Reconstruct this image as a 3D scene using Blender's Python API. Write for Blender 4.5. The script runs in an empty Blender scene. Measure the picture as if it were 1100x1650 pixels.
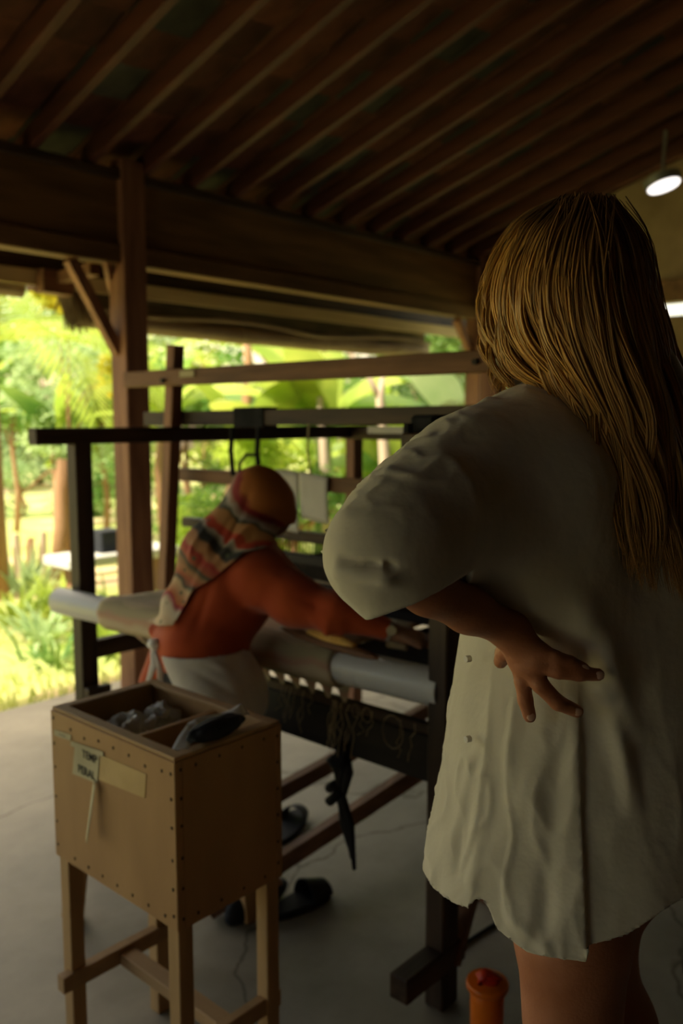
import bpy, bmesh, math, random
import numpy as np
from mathutils import Vector, Matrix, noise
random.seed(7)
# ---------------------------------------------------------------- camera, sky, sun, exposure
F = 1384.0; EYE = 1.5; PIT = math.atan(150 / F); YAW = math.radians(41.9)
scn = bpy.context.scene
COL = scn.collection
cam = bpy.data.cameras.new('camera'); camo = bpy.data.objects.new('camera', cam); COL.objects.link(camo)
cam.sensor_fit = 'VERTICAL'; cam.sensor_height = 36.0; cam.sensor_width = 24.0
cam.lens = F / 1650 * 36.0
camo.location = (0, 0, EYE); camo.rotation_euler = (math.pi / 2 - PIT, 0, YAW - math.pi / 2)
cam.clip_start = 0.05; cam.clip_end = 200
cam.dof.use_dof = True; cam.dof.focus_distance = 0.98; cam.dof.aperture_fstop = 4.0
scn.camera = camo
vs = scn.view_settings
vs.view_transform = 'Standard'; vs.look = 'None'; vs.gamma = 1.0; vs.use_curve_mapping = False
vs.exposure = 0.0
w = bpy.data.worlds.new('world'); scn.world = w; w.use_nodes = True
nt = w.node_tree; nt.nodes.clear()
sky = nt.nodes.new('ShaderNodeTexSky'); sky.sky_type = 'NISHITA'; sky.sun_disc = False
sky.sun_elevation = math.radians(58); sky.sun_rotation = math.radians(20); sky.air_density = 1.0; sky.dust_density = 4.0; sky.ozone_density = 0.6
mixc = nt.nodes.new('ShaderNodeMixRGB'); mixc.blend_type = 'MULTIPLY'; mixc.inputs[0].default_value = 1; mixc.inputs[2].default_value = (1.0, 0.90, 0.70, 1)
bg = nt.nodes.new('ShaderNodeBackground'); bg.inputs['Strength'].default_value = 0.42
wo = nt.nodes.new('ShaderNodeOutputWorld')
nt.links.new(sky.outputs[0], mixc.inputs[1]); nt.links.new(mixc.outputs[0], bg.inputs[0]); nt.links.new(bg.outputs[0], wo.inputs[0])
sl = bpy.data.lights.new('sun', 'SUN'); sl.energy = 11.0; sl.color = (1.0, 0.90, 0.70); sl.angle = math.radians(2)
so = bpy.data.objects.new('sun', sl); COL.objects.link(so)
so.rotation_euler = Vector((-0.90, 0.10, 1.0)).to_track_quat('Z', 'Y').to_euler()

# ---------------------------------------------------------------- geometry of the viewpoint (pixel + distance -> point)
CP, SP, CY, SY = math.cos(PIT), math.sin(PIT), math.cos(YAW), math.sin(YAW)
FW = np.array([CP * CY, CP * SY, -SP]); RT = np.array([SY, -CY, 0.0]); UP = np.cross(RT, FW); CC = np.array([0, 0, EYE])
def ray(px, py): return FW + RT * (px - 550) / F - UP * (py - 825) / F
def at(px, py, d): return CC + ray(px, py) * d
def atz(px, py, z=0.0): r = ray(px, py); return CC + r * ((z - EYE) / r[2])
def atx(px, py, x): r = ray(px, py); return CC + r * (x / r[0])
def aty(px, py, y): r = ray(px, py); return CC + r * (y / r[1])

# ---------------------------------------------------------------- materials
MATS = {}
def mat(name, c1, c2=None, rough=0.7, scale=8.0, bump=0.0, stretch=(1, 1, 1), spec=0.3, trans=0.0, alpha=1.0,
        detail=5, metallic=0.0, contrast=(0.35, 0.65), rnd=0.0, sheen=0.0, bscale=None):
    m = bpy.data.materials.new(name); m.use_nodes = True
    n = m.node_tree; n.nodes.clear(); L = n.links.new
    out = n.nodes.new('ShaderNodeOutputMaterial'); p = n.nodes.new('ShaderNodeBsdfPrincipled')
    p.inputs['Roughness'].default_value = rough; p.inputs['Specular IOR Level'].default_value = spec
    p.inputs['Metallic'].default_value = metallic; p.inputs['Alpha'].default_value = alpha
    if sheen: p.inputs['Sheen Weight'].default_value = sheen
    tc = n.nodes.new('ShaderNodeTexCoord'); mp = n.nodes.new('ShaderNodeMapping'); mp.inputs['Scale'].default_value = stretch
    L(tc.outputs['Object'], mp.inputs[0])
    nz = n.nodes.new('ShaderNodeTexNoise'); nz.inputs['Scale'].default_value = scale; nz.inputs['Detail'].default_value = detail
    L(mp.outputs[0], nz.inputs['Vector'])
    rp = n.nodes.new('ShaderNodeValToRGB'); rp.color_ramp.elements[0].position = contrast[0]; rp.color_ramp.elements[1].position = contrast[1]
    rp.color_ramp.elements[0].color = (*c1, 1); rp.color_ramp.elements[1].color = (*(c2 or c1), 1)
    L(nz.outputs['Fac'], rp.inputs[0])
    colout = rp.outputs[0]
    if rnd:
        oi = n.nodes.new('ShaderNodeObjectInfo'); mr = n.nodes.new('ShaderNodeMapRange'); mr.inputs['To Min'].default_value = 1 - rnd; mr.inputs['To Max'].default_value = 1 + rnd
        L(oi.outputs['Random'], mr.inputs['Value'])
        hs = n.nodes.new('ShaderNodeHueSaturation'); L(mr.outputs[0], hs.inputs['Value']); L(colout, hs.inputs['Color']); colout = hs.outputs[0]
    L(colout, p.inputs['Base Color'])
    if bump:
        bp = n.nodes.new('ShaderNodeBump'); bp.inputs['Strength'].default_value = bump; bp.inputs['Distance'].default_value = 0.004
        if bscale:
            n2 = n.nodes.new('ShaderNodeTexNoise'); n2.inputs['Scale'].default_value = bscale; L(mp.outputs[0], n2.inputs['Vector']); L(n2.outputs['Fac'], bp.inputs['Height'])
        else: L(nz.outputs['Fac'], bp.inputs['Height'])
        L(bp.outputs[0], p.inputs['Normal'])
    sh = p.outputs[0]
    if trans:
        t = n.nodes.new('ShaderNodeBsdfTranslucent'); L(colout, t.inputs[0]); ms = n.nodes.new('ShaderNodeMixShader'); ms.inputs[0].default_value = trans
        L(sh, ms.inputs[1]); L(t.outputs[0], ms.inputs[2]); sh = ms.outputs[0]
    L(sh, out.inputs[0]); MATS[name] = m
    return m
X_, Y_, Z_ = (0.12, 1, 1), (1, 0.12, 1), (1, 1, 0.12)   # grain runs along x / y / z
mat('dark_wood_x', (.035, .020, .011), (.085, .048, .025), .55, 22, .4, X_)
mat('dark_wood_y', (.035, .020, .011), (.085, .048, .025), .55, 22, .4, Y_)
mat('dark_wood_z', (.030, .018, .011), (.070, .042, .024), .55, 22, .4, Z_)
mat('black_wood', (.012, .009, .007), (.030, .022, .016), .6, 20, .4, Y_)
mat('brown_wood_x', (.13, .060, .028), (.24, .115, .055), .6, 20, .4, X_)
mat('brown_wood_y', (.13, .060, .028), (.24, .115, .055), .6, 20, .4, Y_)
mat('brown_wood_z', (.20, .085, .045), (.34, .16, .085), .6, 18, .4, Z_)
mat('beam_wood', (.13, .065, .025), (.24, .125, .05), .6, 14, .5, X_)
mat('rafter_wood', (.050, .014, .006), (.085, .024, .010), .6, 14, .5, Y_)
mat('plywood', (.36, .20, .08), (.48, .285, .12), .55, 7, .25, (1, 1, 0.35), contrast=(.3, .75))
mat('pine', (.36, .22, .09), (.52, .33, .15), .6, 14, .3, Z_)
mat('pine_y', (.34, .21, .10), (.48, .31, .15), .6, 14, .3, Y_)
mat('tile_red', (.07, .022, .010), (.12, .04, .02), .85, 9, .6, rnd=.45)
mat('tile_grey', (.04, .038, .03), (.065, .06, .045), .9, 9, .6, rnd=.3)
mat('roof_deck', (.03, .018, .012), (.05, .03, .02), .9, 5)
mat('cloth_white', (.66, .64, .60), (.74, .72, .68), .85, 60, .12, sheen=.2, contrast=(.2, .8), bscale=900)
mat('shirt', (.60, .56, .455), (.66, .615, .505), .88, 14, .35, sheen=.25, contrast=(.2, .8), bscale=60, trans=.12)
mat('skin', (.34, .125, .055), (.42, .17, .085), .5, 16, .15, spec=.4, bscale=220)
mat('skin_weaver', (.26, .13, .075), (.34, .18, .10), .5, 16, .1)
mat('nail', (.62, .38, .28), (.66, .42, .32), .3, 10, spec=.5)
mat('tunic', (.40, .055, .010), (.48, .08, .016), .85, 9, .2, sheen=.2)
mat('trousers', (.02, .02, .022), (.035, .033, .035), .85, 12, .2)
mat('black_cloth', (.008, .008, .009), (.02, .02, .022), .9, 15, .4)
mat('black_rubber', (.012, .014, .018), (.025, .028, .034), .75, 12, .1)
mat('pipe', (.55, .56, .52), (.66, .66, .61), .35, 5, .05, spec=.5)
mat('paper', (.74, .72, .68), (.82, .80, .76), .85, 12, .2, trans=.25)
mat('paper_yellow', (.50, .45, .28), (.60, .54, .35), .8, 12, .15, trans=.1)
mat('tape', (.50, .34, .12), (.58, .41, .16), .35, 14, .1, spec=.5)
mat('plastic_bag', (.60, .60, .56), (.70, .70, .66), .3, 12, .3, trans=.3, spec=.6)
mat('ink', (.02, .02, .018), rough=.7)
mat('nail_head', (.04, .025, .015), (.07, .045, .03), .5, 20, metallic=.5)
mat('bottle_orange', (.85, .19, .008), (.90, .23, .012), .3, 6, spec=.5, trans=.2)
mat('lid_red', (.62, .04, .015), (.70, .06, .02), .35, 6, spec=.5)
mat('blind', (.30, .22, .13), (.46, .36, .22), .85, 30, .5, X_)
mat('blind_shaded', (.10, .085, .05), (.20, .16, .09), .9, 30, .5, X_)  # darkened copy of blind: shade of the gap above the roll, as colour
mat('eave_board', (.50, .38, .17), (.66, .53, .26), .75, 10, .3, X_)
mat('thatch', (.16, .12, .07), (.30, .23, .13), .95, 30, .8, Z_)
mat('plaster', (.24, .165, .085), (.33, .235, .125), .9, 5, .2)
mat('wall_paint', (.20, .10, .04), (.27, .14, .06), .9, 5, .2)
mat('string', (.42, .34, .20), (.52, .43, .27), .9, 30)
mat('yarn', (.62, .36, .08), (.74, .46, .13), .8, 90, .5)
mat('reed', (.05, .04, .03), (.09, .07, .05), .7, 30)
mat('metal_lamp', (.25, .25, .24), (.3, .3, .29), .4, 6, metallic=.6)
mat('watch_metal', (.45, .42, .36), (.5, .47, .4), .3, 6, metallic=.8)
mat('leaf_lime', (.28, .42, .05), (.55, .62, .10), .55, 1.6, trans=.5, rnd=.25)
mat('leaf_green', (.12, .28, .05), (.32, .46, .10), .55, 1.6, trans=.45, rnd=.25)
mat('leaf_deep', (.06, .13, .04), (.17, .26, .07), .55, 1.6, trans=.4, rnd=.25)
mat('leaf_pale', (.32, .46, .20), (.52, .62, .32), .6, 1.6, trans=.45, rnd=.2)
mat('leaf_yellow', (.55, .52, .04), (.75, .62, .06), .6, 3, trans=.5)
mat('leaf_orange', (.75, .33, .03), (.80, .45, .05), .6, 3, trans=.4)
mat('bark_pale', (.42, .32, .22), (.58, .46, .33), .9, 8, .5, Z_)
mat('bark_brown', (.30, .16, .08), (.42, .24, .13), .9, 8, .5, Z_)
mat('grass', (.42, .50, .12), (.66, .66, .24), .7, 1.2, trans=.4)
mat('concrete_far', (.50, .48, .42), (.60, .58, .52), .8, 4, .1)
def em(name, c, s):
    m = bpy.data.materials.new(name); m.use_nodes = True; n = m.node_tree; n.nodes.clear()
    e = n.nodes.new('ShaderNodeEmission'); e.inputs[0].default_value = (*c, 1); e.inputs[1].default_value = s
    o = n.nodes.new('ShaderNodeOutputMaterial'); n.links.new(e.outputs[0], o.inputs[0]); MATS[name] = m
em('lamp_glow', (1.0, .93, .86), 2.2)
def floor_mat():
    m = bpy.data.materials.new('floor_concrete'); m.use_nodes = True; n = m.node_tree; n.nodes.clear(); L = n.links.new
    out = n.nodes.new('ShaderNodeOutputMaterial'); p = n.nodes.new('ShaderNodeBsdfPrincipled'); L(p.outputs[0], out.inputs[0])
    tc = n.nodes.new('ShaderNodeTexCoord')
    n1 = n.nodes.new('ShaderNodeTexNoise'); n1.inputs['Scale'].default_value = 1.6; n1.inputs['Detail'].default_value = 8; n1.inputs['Roughness'].default_value = .62
    n2 = n.nodes.new('ShaderNodeTexNoise'); n2.inputs['Scale'].default_value = 30; n2.inputs['Detail'].default_value = 4
    L(tc.outputs['Object'], n1.inputs['Vector']); L(tc.outputs['Object'], n2.inputs['Vector'])
    r = n.nodes.new('ShaderNodeValToRGB'); r.color_ramp.elements[0].position = .33; r.color_ramp.elements[1].position = .68
    r.color_ramp.elements[0].color = (.20, .185, .14, 1); r.color_ramp.elements[1].color = (.40, .37, .29, 1)
    L(n1.outputs['Fac'], r.inputs[0])
    # fine wandering cracks
    dn = n.nodes.new('ShaderNodeTexNoise'); dn.inputs['Scale'].default_value = 2.3; dn.inputs['Detail'].default_value = 6; L(tc.outputs['Object'], dn.inputs['Vector'])
    mx = n.nodes.new('ShaderNodeMixRGB'); mx.blend_type = 'ADD'; mx.inputs[0].default_value = .35; L(tc.outputs['Object'], mx.inputs[1]); L(dn.outputs['Color'], mx.inputs[2])
    v = n.nodes.new('ShaderNodeTexVoronoi'); v.feature = 'DISTANCE_TO_EDGE'; v.inputs['Scale'].default_value = .85; L(mx.outputs[0], v.inputs['Vector'])
    cr = n.nodes.new('ShaderNodeValToRGB'); cr.color_ramp.elements[0].position = .001; cr.color_ramp.elements[1].position = .007
    cr.color_ramp.elements[0].color = (.42, .40, .36, 1); cr.color_ramp.elements[1].color = (1, 1, 1, 1); L(v.outputs[0], cr.inputs[0])
    mm = n.nodes.new('ShaderNodeMixRGB'); mm.blend_type = 'MULTIPLY'; mm.inputs[0].default_value = 1; L(r.outputs[0], mm.inputs[1]); L(cr.outputs[0], mm.inputs[2])
    L(mm.outputs[0], p.inputs['Base Color'])
    rr = n.nodes.new('ShaderNodeMapRange'); rr.inputs['To Min'].default_value = .42; rr.inputs['To Max'].default_value = .75; L(n1.outputs['Fac'], rr.inputs['Value']); L(rr.outputs[0], p.inputs['Roughness'])
    b = n.nodes.new('ShaderNodeBump'); b.inputs['Strength'].default_value = .25; b.inputs['Distance'].default_value = .004; L(n2.outputs['Fac'], b.inputs['Height']); L(b.outputs[0], p.inputs['Normal'])
    MATS['floor_concrete'] = m
floor_mat()
def ground_mat():
    m = bpy.data.materials.new('soil_grass'); m.use_nodes = True; n = m.node_tree; n.nodes.clear(); L = n.links.new
    out = n.nodes.new('ShaderNodeOutputMaterial'); p = n.nodes.new('ShaderNodeBsdfPrincipled'); L(p.outputs[0], out.inputs[0]); p.inputs['Roughness'].default_value = .95
    tc = n.nodes.new('ShaderNodeTexCoord'); n1 = n.nodes.new('ShaderNodeTexNoise'); n1.inputs['Scale'].default_value = .9; n1.inputs['Detail'].default_value = 7; L(tc.outputs['Object'], n1.inputs['Vector'])
    r = n.nodes.new('ShaderNodeValToRGB'); e = r.color_ramp.elements
    e[0].position = .36; e[0].color = (.62, .44, .28, 1); e[1].position = .62; e[1].color = (.36, .44, .12, 1)
    x = e.new(.47); x.color = (.42, .42, .13, 1); L(n1.outputs['Fac'], r.inputs[0]); L(r.outputs[0], p.inputs['Base Color'])
    b = n.nodes.new('ShaderNodeBump'); b.inputs['Strength'].default_value = .6; L(n1.outputs['Fac'], b.inputs['Height']); L(b.outputs[0], p.inputs['Normal'])
    MATS['soil_grass'] = m
ground_mat()

# ---------------------------------------------------------------- object helpers
OFF = {}
def tag(o, label, cat, group=None):
    o['label'] = label; o['category'] = cat
    if group: o['group'] = group
    return o
def thing(name, loc, label, cat, group=None, rotz=0.0):
    o = bpy.data.objects.new(name, None); COL.objects.link(o); o.location = loc; o.rotation_euler = (0, 0, rotz)
    o.empty_display_size = .1; OFF[o.name] = (Vector(loc), rotz)
    return tag(o, label, cat, group)
def _link(name, me, material, parent, label, local=False):
    o = bpy.data.objects.new(name, me); COL.objects.link(o)
    if material: me.materials.append(MATS[material] if isinstance(material, str) else material)
    off = None
    if parent is not None:
        o.parent = parent; off = OFF.get(parent.name)
        if off is not None and not local: me.transform(Matrix.Rotation(-off[1], 4, 'Z') @ Matrix.Translation(-off[0]))
    OFF[o.name] = off if off is not None else (Vector((0, 0, 0)), 0.0)
    if label: o['label'] = label
    return o
def obj(name, bm, material, parent=None, label=None, smooth=False, kind=None, local=False):
    me = bpy.data.meshes.new(name); bm.to_mesh(me); bm.free()
    if smooth: me.shade_smooth()
    o = _link(name, me, material, parent, label, local)
    if kind: o['kind'] = kind
    return o
def nobj(name, V, Fc, material, parent=None, label=None, smooth=True, kind=None, local=False):
    """mesh from numpy arrays: V (n,3), Fc (m,k)"""
    me = bpy.data.meshes.new(name); V = np.asarray(V, np.float32); Fc = np.asarray(Fc, np.int32)
    k = Fc.shape[1]
    me.vertices.add(len(V)); me.vertices.foreach_set('co', V.ravel())
    me.loops.add(Fc.size); me.loops.foreach_set('vertex_index', Fc.ravel())
    me.polygons.add(len(Fc)); me.polygons.foreach_set('loop_start', np.arange(len(Fc), dtype=np.int32) * k)
    me.update(calc_edges=True); me.validate()
    if smooth: me.shade_smooth()
    o = _link(name, me, material, parent, label, local)
    if kind: o['kind'] = kind
    return o
def bx(x0, x1, y0, y1, z0, z1, bev=0.003, bm=None):
    b = bmesh.new()
    bmesh.ops.create_cube(b, size=1.0, matrix=Matrix.Translation(((x0 + x1) / 2, (y0 + y1) / 2, (z0 + z1) / 2)) @ Matrix.Diagonal((abs(x1 - x0), abs(y1 - y0), abs(z1 - z0), 1)))
    if bev: bmesh.ops.bevel(b, geom=b.edges[:], offset=bev, segments=1, affect='EDGES')
    return merge(bm, b)
def merge(bm, b):
    if bm is None: return b
    me = bpy.data.meshes.new('t'); b.to_mesh(me); b.free(); bm.from_mesh(me); bpy.data.meshes.remove(me); return bm
def bar(p0, p1, wd, ht, up=(0, 0, 1), bev=0.003, bm=None):
    p0, p1 = Vector(p0), Vector(p1); d = p1 - p0; x = d.normalized(); u = Vector(up)
    y = u.cross(x).normalized(); z = x.cross(y)
    M = Matrix((x, y, z)).transposed().to_4x4(); M.translation = (p0 + p1) / 2
    b = bmesh.new(); bmesh.ops.create_cube(b, size=1.0, matrix=M @ Matrix.Diagonal((d.length, wd, ht, 1)))
    if bev: bmesh.ops.bevel(b, geom=b.edges[:], offset=bev, segments=1, affect='EDGES')
    return merge(bm, b)
def tube(pts, rad, sides=8, bm=None, cap=True, flat=1.0, upv=(0, 0, 1)):
    b = bm or bmesh.new(); pts = [Vector(p) for p in pts]; n = len(pts)
    if not hasattr(rad, '__len__'): rad = [rad] * n
    rings = []
    for i, p in enumerate(pts):
        t = (pts[min(i + 1, n - 1)] - pts[max(i - 1, 0)]).normalized(); u = Vector(upv)
        if abs(t.dot(u)) > .97: u = Vector((1, 0, .1))
        a = u.cross(t).normalized(); c = t.cross(a)
        rings.append([b.verts.new(p + (a * math.cos(2 * math.pi * k / sides) + c * math.sin(2 * math.pi * k / sides) * flat) * rad[i]) for k in range(sides)])
    for i in range(n - 1):
        for k in range(sides): b.faces.new((rings[i][k], rings[i][(k + 1) % sides], rings[i + 1][(k + 1) % sides], rings[i + 1][k]))
    if cap: b.faces.new(rings[0][::-1]); b.faces.new(rings[-1])
    return b
def lathe(prof, c, sides=28, bm=None):
    b = bm or bmesh.new(); rings = []
    for r, z in prof: rings.append([b.verts.new((c[0] + r * math.cos(2 * math.pi * k / sides), c[1] + r * math.sin(2 * math.pi * k / sides), c[2] + z)) for k in range(sides)])
    for i in range(len(rings) - 1):
        for k in range(sides): b.faces.new((rings[i][k], rings[i][(k + 1) % sides], rings[i + 1][(k + 1) % sides], rings[i + 1][k]))
    b.faces.new(rings[0][::-1]); b.faces.new(rings[-1]); return b
def sheet(P, nu, nv, thick, f):
    """curved sheet from corner-function f(u,v)->point, thickened"""
    b = bmesh.new(); g = [[b.verts.new(f(i / nu, j / nv)) for j in range(nv + 1)] for i in range(nu + 1)]
    for i in range(nu):
        for j in range(nv): b.faces.new((g[i][j], g[i + 1][j], g[i + 1][j + 1], g[i][j + 1]))
    bmesh.ops.recalc_face_normals(b, faces=b.faces[:])
    bmesh.ops.solidify(b, geom=b.faces[:], thickness=thick); return b
def struct(name, bm, m, **k):
    o = obj(name, bm, m, **k); o['kind'] = 'structure'; return o

# ================================================================= THE BUILDING
EDGE = 4.18
f_ = bx(-5.0, 7.2, -6.0, EDGE, -.14, 0, .006)
struct('floor', f_, 'floor_concrete')
# ground with gentle unevenness
gb = bmesh.new(); N = 60; gv = []
for i in range(N + 1):
    row = []
    for j in range(N + 1):
        x = -14 + 46 * i / N; y = -14 + 46 * j / N
        z = -.10 + .05 * noise.noise((x * .5, y * .5, 0)) if (y > EDGE + .3 or x > 7.5 or x < -5.3 or y < -6.3) else -.16
        row.append(gb.verts.new((x, y, z)))
    gv.append(row)
for i in range(N):
    for j in range(N): gb.faces.new((gv[i][j], gv[i + 1][j], gv[i + 1][j + 1], gv[i][j + 1]))
struct('ground', gb, 'soil_grass', smooth=True)
# walls out of view (the room's closed sides); left one shortened, paint warmed, to shape the light
struct('wall_rear', bx(-5.0, 6.1, -6.1, -6.0, 0, 3.0, 0), 'wall_paint')
struct('wall_left', bx(-5.1, -5.0, -6.1, 1.4, 0, 4.6, 0), 'wall_paint')
struct('wall_right', bx(6.0, 6.1, -6.0, 3.3, 0, 2.205, 0), 'plaster')
SL = .301; RY, RZ = 3.84, 2.74
def roofz(y): return RZ + SL * (RY - y)
# gable panel, tie beam under it
g = bmesh.new()
pr = [(3.9, 2.45), (3.9, roofz(3.9) + .05), (-1.2, roofz(-1.2) + .05), (-6.2, roofz(3.9) + .05), (-6.2, 2.45)]
va = [g.verts.new((6.02, y, z)) for y, z in pr]; vb = [g.verts.new((6.08, y, z)) for y, z in pr]
g.faces.new(va); g.faces.new(vb[::-1])
for i in range(5): g.faces.new((va[i], vb[i], vb[(i + 1) % 5], va[(i + 1) % 5]))
bmesh.ops.recalc_face_normals(g, faces=g.faces[:])
struct('wall_gable', g, 'plaster')
struct('trim_1', bx(5.98, 6.12, -6.1, 3.84, 2.30, 2.45), 'beam_wood')
# main eave beam : deep board, moulding, lower lip board
t = struct('trim_2', bx(-5.0, 6.15, 3.845, 3.90, 2.36, 2.72), 'beam_wood')
obj('moulding', bx(-5.0, 6.15, 3.81, 3.91, 2.70, 2.745), 'dark_wood_x', t)
obj('lower_board', bx(-5.0, 6.15, 3.825, 3.93, 2.285, 2.385, .006), 'beam_wood', t)
# ceiling: deck + rafters + tiles
def slab(x0, x1, ya, yb, lift, th, rz=roofz):
    b = bmesh.new(); vs_ = []
    for dz in (0, th):
        for x, y in ((x0, ya), (x1, ya), (x1, yb), (x0, yb)): vs_.append(b.verts.new((x, y, rz(y) + lift + dz)))
    for f in ((0, 1, 2, 3), (7, 6, 5, 4), (0, 4, 5, 1), (1, 5, 6, 2), (2, 6, 7, 3), (3, 7, 4, 0)): b.faces.new([vs_[i] for i in f])
    bmesh.ops.recalc_face_normals(b, faces=b.faces[:]); return b
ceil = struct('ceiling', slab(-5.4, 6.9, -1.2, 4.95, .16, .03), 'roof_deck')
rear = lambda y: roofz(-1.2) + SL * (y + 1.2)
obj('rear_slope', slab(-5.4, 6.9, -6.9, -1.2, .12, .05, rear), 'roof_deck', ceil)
ang = math.atan(SL)
rx0 = 1.82
rp = None
xs_r = [rx0 + .308 * k for k in range(-7, 17)]
rm = None
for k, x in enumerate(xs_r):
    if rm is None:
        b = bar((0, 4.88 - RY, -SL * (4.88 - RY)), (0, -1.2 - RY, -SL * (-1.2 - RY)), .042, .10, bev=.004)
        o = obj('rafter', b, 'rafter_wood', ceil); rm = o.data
    else:
        o = bpy.data.objects.new('rafter', rm); COL.objects.link(o); o.parent = ceil
    o.location = (x, RY, RZ + .055)
# tiles: slightly dished, each lapping the one below
def tile_mesh(mn):
    b = bmesh.new(); W, Lg, nx = .300, .255, 4; top = []; 
    for j, yy in enumerate((0, Lg)):
        for i in range(nx + 1):
            u = i / nx; top.append(b.verts.new((-W / 2 + W * u, yy, .010 * math.cos(2 * math.pi * u) + (0.0 if j == 0 else .012))))
    for i in range(nx): b.faces.new((top[i], top[i + 1], top[nx + 2 + i], top[nx + 1 + i]))
    bmesh.ops.recalc_face_normals(b, faces=b.faces[:]); bmesh.ops.solidify(b, geom=b.faces[:], thickness=.012)
    me = bpy.data.meshes.new('roof_tile'); b.to_mesh(me); b.free(); me.materials.append(MATS[mn]); return me
tm = [tile_mesh('tile_red'), tile_mesh('tile_grey')]
def proj(p):
    v = np.array(p) - CC; d = v @ FW
    return (550 + F * (v @ RT) / d, 825 - F * (v @ UP) / d, d) if d > .1 else (-9e9, 0, d)
cand = []
for i, x in enumerate(xs_r[:-1]):
    for j in range(24):
        y = 4.7 - j * .235
        xc = x + .154; z = roofz(y) + .125
        q = proj((xc, y, z)); cand.append((not (-120 < q[0] < 1220 and -120 < q[1] < 480), q[2], xc, y, z))
cand.sort()
rng = random.Random(3)
restbm = bmesh.new()
for n_, (hid, d, xc, y, z) in enumerate(cand):
    me = tm[1] if rng.random() < .22 else tm[0]
    M = Matrix.Translation((xc + rng.uniform(-.004, .004), y, z + rng.uniform(-.004, .004))) @ Matrix.Rotation(math.pi - 0, 4, 'Z') @ Matrix.Rotation(ang + .03, 4, 'X')
    if n_ < 290 and not hid:
        o = bpy.data.objects.new('roof_tile', me); COL.objects.link(o); o.parent = ceil; o.matrix_local = M
    else:
        c = me.copy(); c.transform(M); restbm.from_mesh(c); bpy.data.meshes.remove(c)
o = obj('roof_tiles', restbm, 'tile_red', ceil); o['kind'] = 'stuff'
# pillars
def pillar(x, y, label, braces):
    t = thing('pillar', (x + .07, y + .07, 0), label, 'pillar', 'wooden pillars carrying the eave beam')
    obj('post', bx(x, x + .14, y, y + .14, 0, roofz(y) + .05, .005), 'brown_wood_z', t)
    for p0, p1, wd in braces: obj('brace', bar(p0, p1, wd, wd, (0, 1, 0)), 'brown_wood_z', t)
    return t
pillar(2.585, 3.80, 'brown square wooden pillar behind the left end of the loom', [((2.335, 3.89, 2.28), (2.60, 3.89, 1.84), .055), ((2.52, 3.86, 2.30), (2.64, 3.99, 2.17), .035)])
pillar(5.88, 3.80, 'brown wooden corner pillar far off, left of the blonde head', [((5.68, 3.89, 2.27), (5.89, 3.89, 2.02), .055)])
# eave fascia
struct('trim_3', bx(-5.3, 6.85, 4.33, 4.35, 2.205, 2.290, .003), 'eave_board')
struct('trim_4', bx(-5.3, 6.85, 4.36, 4.39, 2.26, 2.60, .003), 'dark_wood_x')
# rolled bamboo blinds under the eave
def blind(x0, x1, label, z=2.075, r=.062, sag=.022):
    t = thing('rolled_blind', ((x0 + x1) / 2, 4.42, z), label, 'blind', 'rolled bamboo blinds under the eave')
    n = 26; pts = []
    for i in range(n + 1):
        u = i / n; pts.append((x0 + (x1 - x0) * u, 4.42 + .006 * math.sin(9 * u), z - sag * math.sin(math.pi * u) + .008 * noise.noise((u * 7, x0, 0))))
    obj('roll', tube(pts, [r * (1 + .06 * noise.noise((i * .6, x0, 3))) for i in range(n + 1)], 14, flat=.9), 'blind', t, smooth=True)
    pts2 = [(p[0], p[1] - .065, p[2] + .06 - .02 * math.sin(i * .5)) for i, p in enumerate(pts)]
    obj('loose_fold', tube(pts2, [.013 * (1 + .2 * noise.noise((i * .5, 1, x0))) for i in range(n + 1)], 8), 'blind', t, smooth=True, label='loose outer layer of the roll')
    obj('hanging_slats', bx(x0 + .02, x1 - .02, 4.40, 4.415, z - .02, 2.30, 0), 'blind_shaded', t)
    k = max(2, int((x1 - x0) / .8))
    for i in range(k):
        xx = x0 + (x1 - x0) * (i + .5) / k; zz = z - sag * math.sin(math.pi * (i + .5) / k)
        obj('cord', tube([(xx + .005 * math.cos(a), 4.42 + (r + .004) * math.cos(a), zz + (r * .9 + .006) * math.sin(a)) for a in np.linspace(0, 2 * math.pi, 16)], .004, 5), 'string', t)
    return t
blind(.9, 2.36, 'short end of a rolled bamboo blind at the left edge, under the eave', z=2.19, r=.05, sag=0)
blind(2.66, 5.98, 'long sagging roll of bamboo blind between the two pillars')
# bracket block between the blinds, frayed end
t = thing('eave_bracket', (2.5, 4.3, 2.2), 'dark wooden bracket block sticking out left of the pillar brace', 'bracket')
obj('block', bar(aty(62, 452, 4.3), aty(112, 460, 4.3), .10, .12), 'brown_wood_x', t)
obj('arm', bar((2.50, 3.93, 2.26), (2.50, 4.58, 2.24), .06, .06), 'brown_wood_y', t)
fb = bmesh.new()
for i in range(120):
    a = np.array([2.66 + rng.uniform(-.06, .04), 4.40 + rng.uniform(-.06, .06), 2.24]); e = a + np.array([rng.uniform(-.03, .08), rng.uniform(-.05, .05), -rng.uniform(.12, .27)])
    tube([a, (a + e) / 2 + np.array([rng.uniform(-.015, .015), 0, 0]), e], [.006, .007, .003], 4, fb)
tag(obj('frayed_blind_end', fb, 'thatch', None), 'frayed brownish bundle of fibres hanging left of the pillar brace', 'blind')
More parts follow.
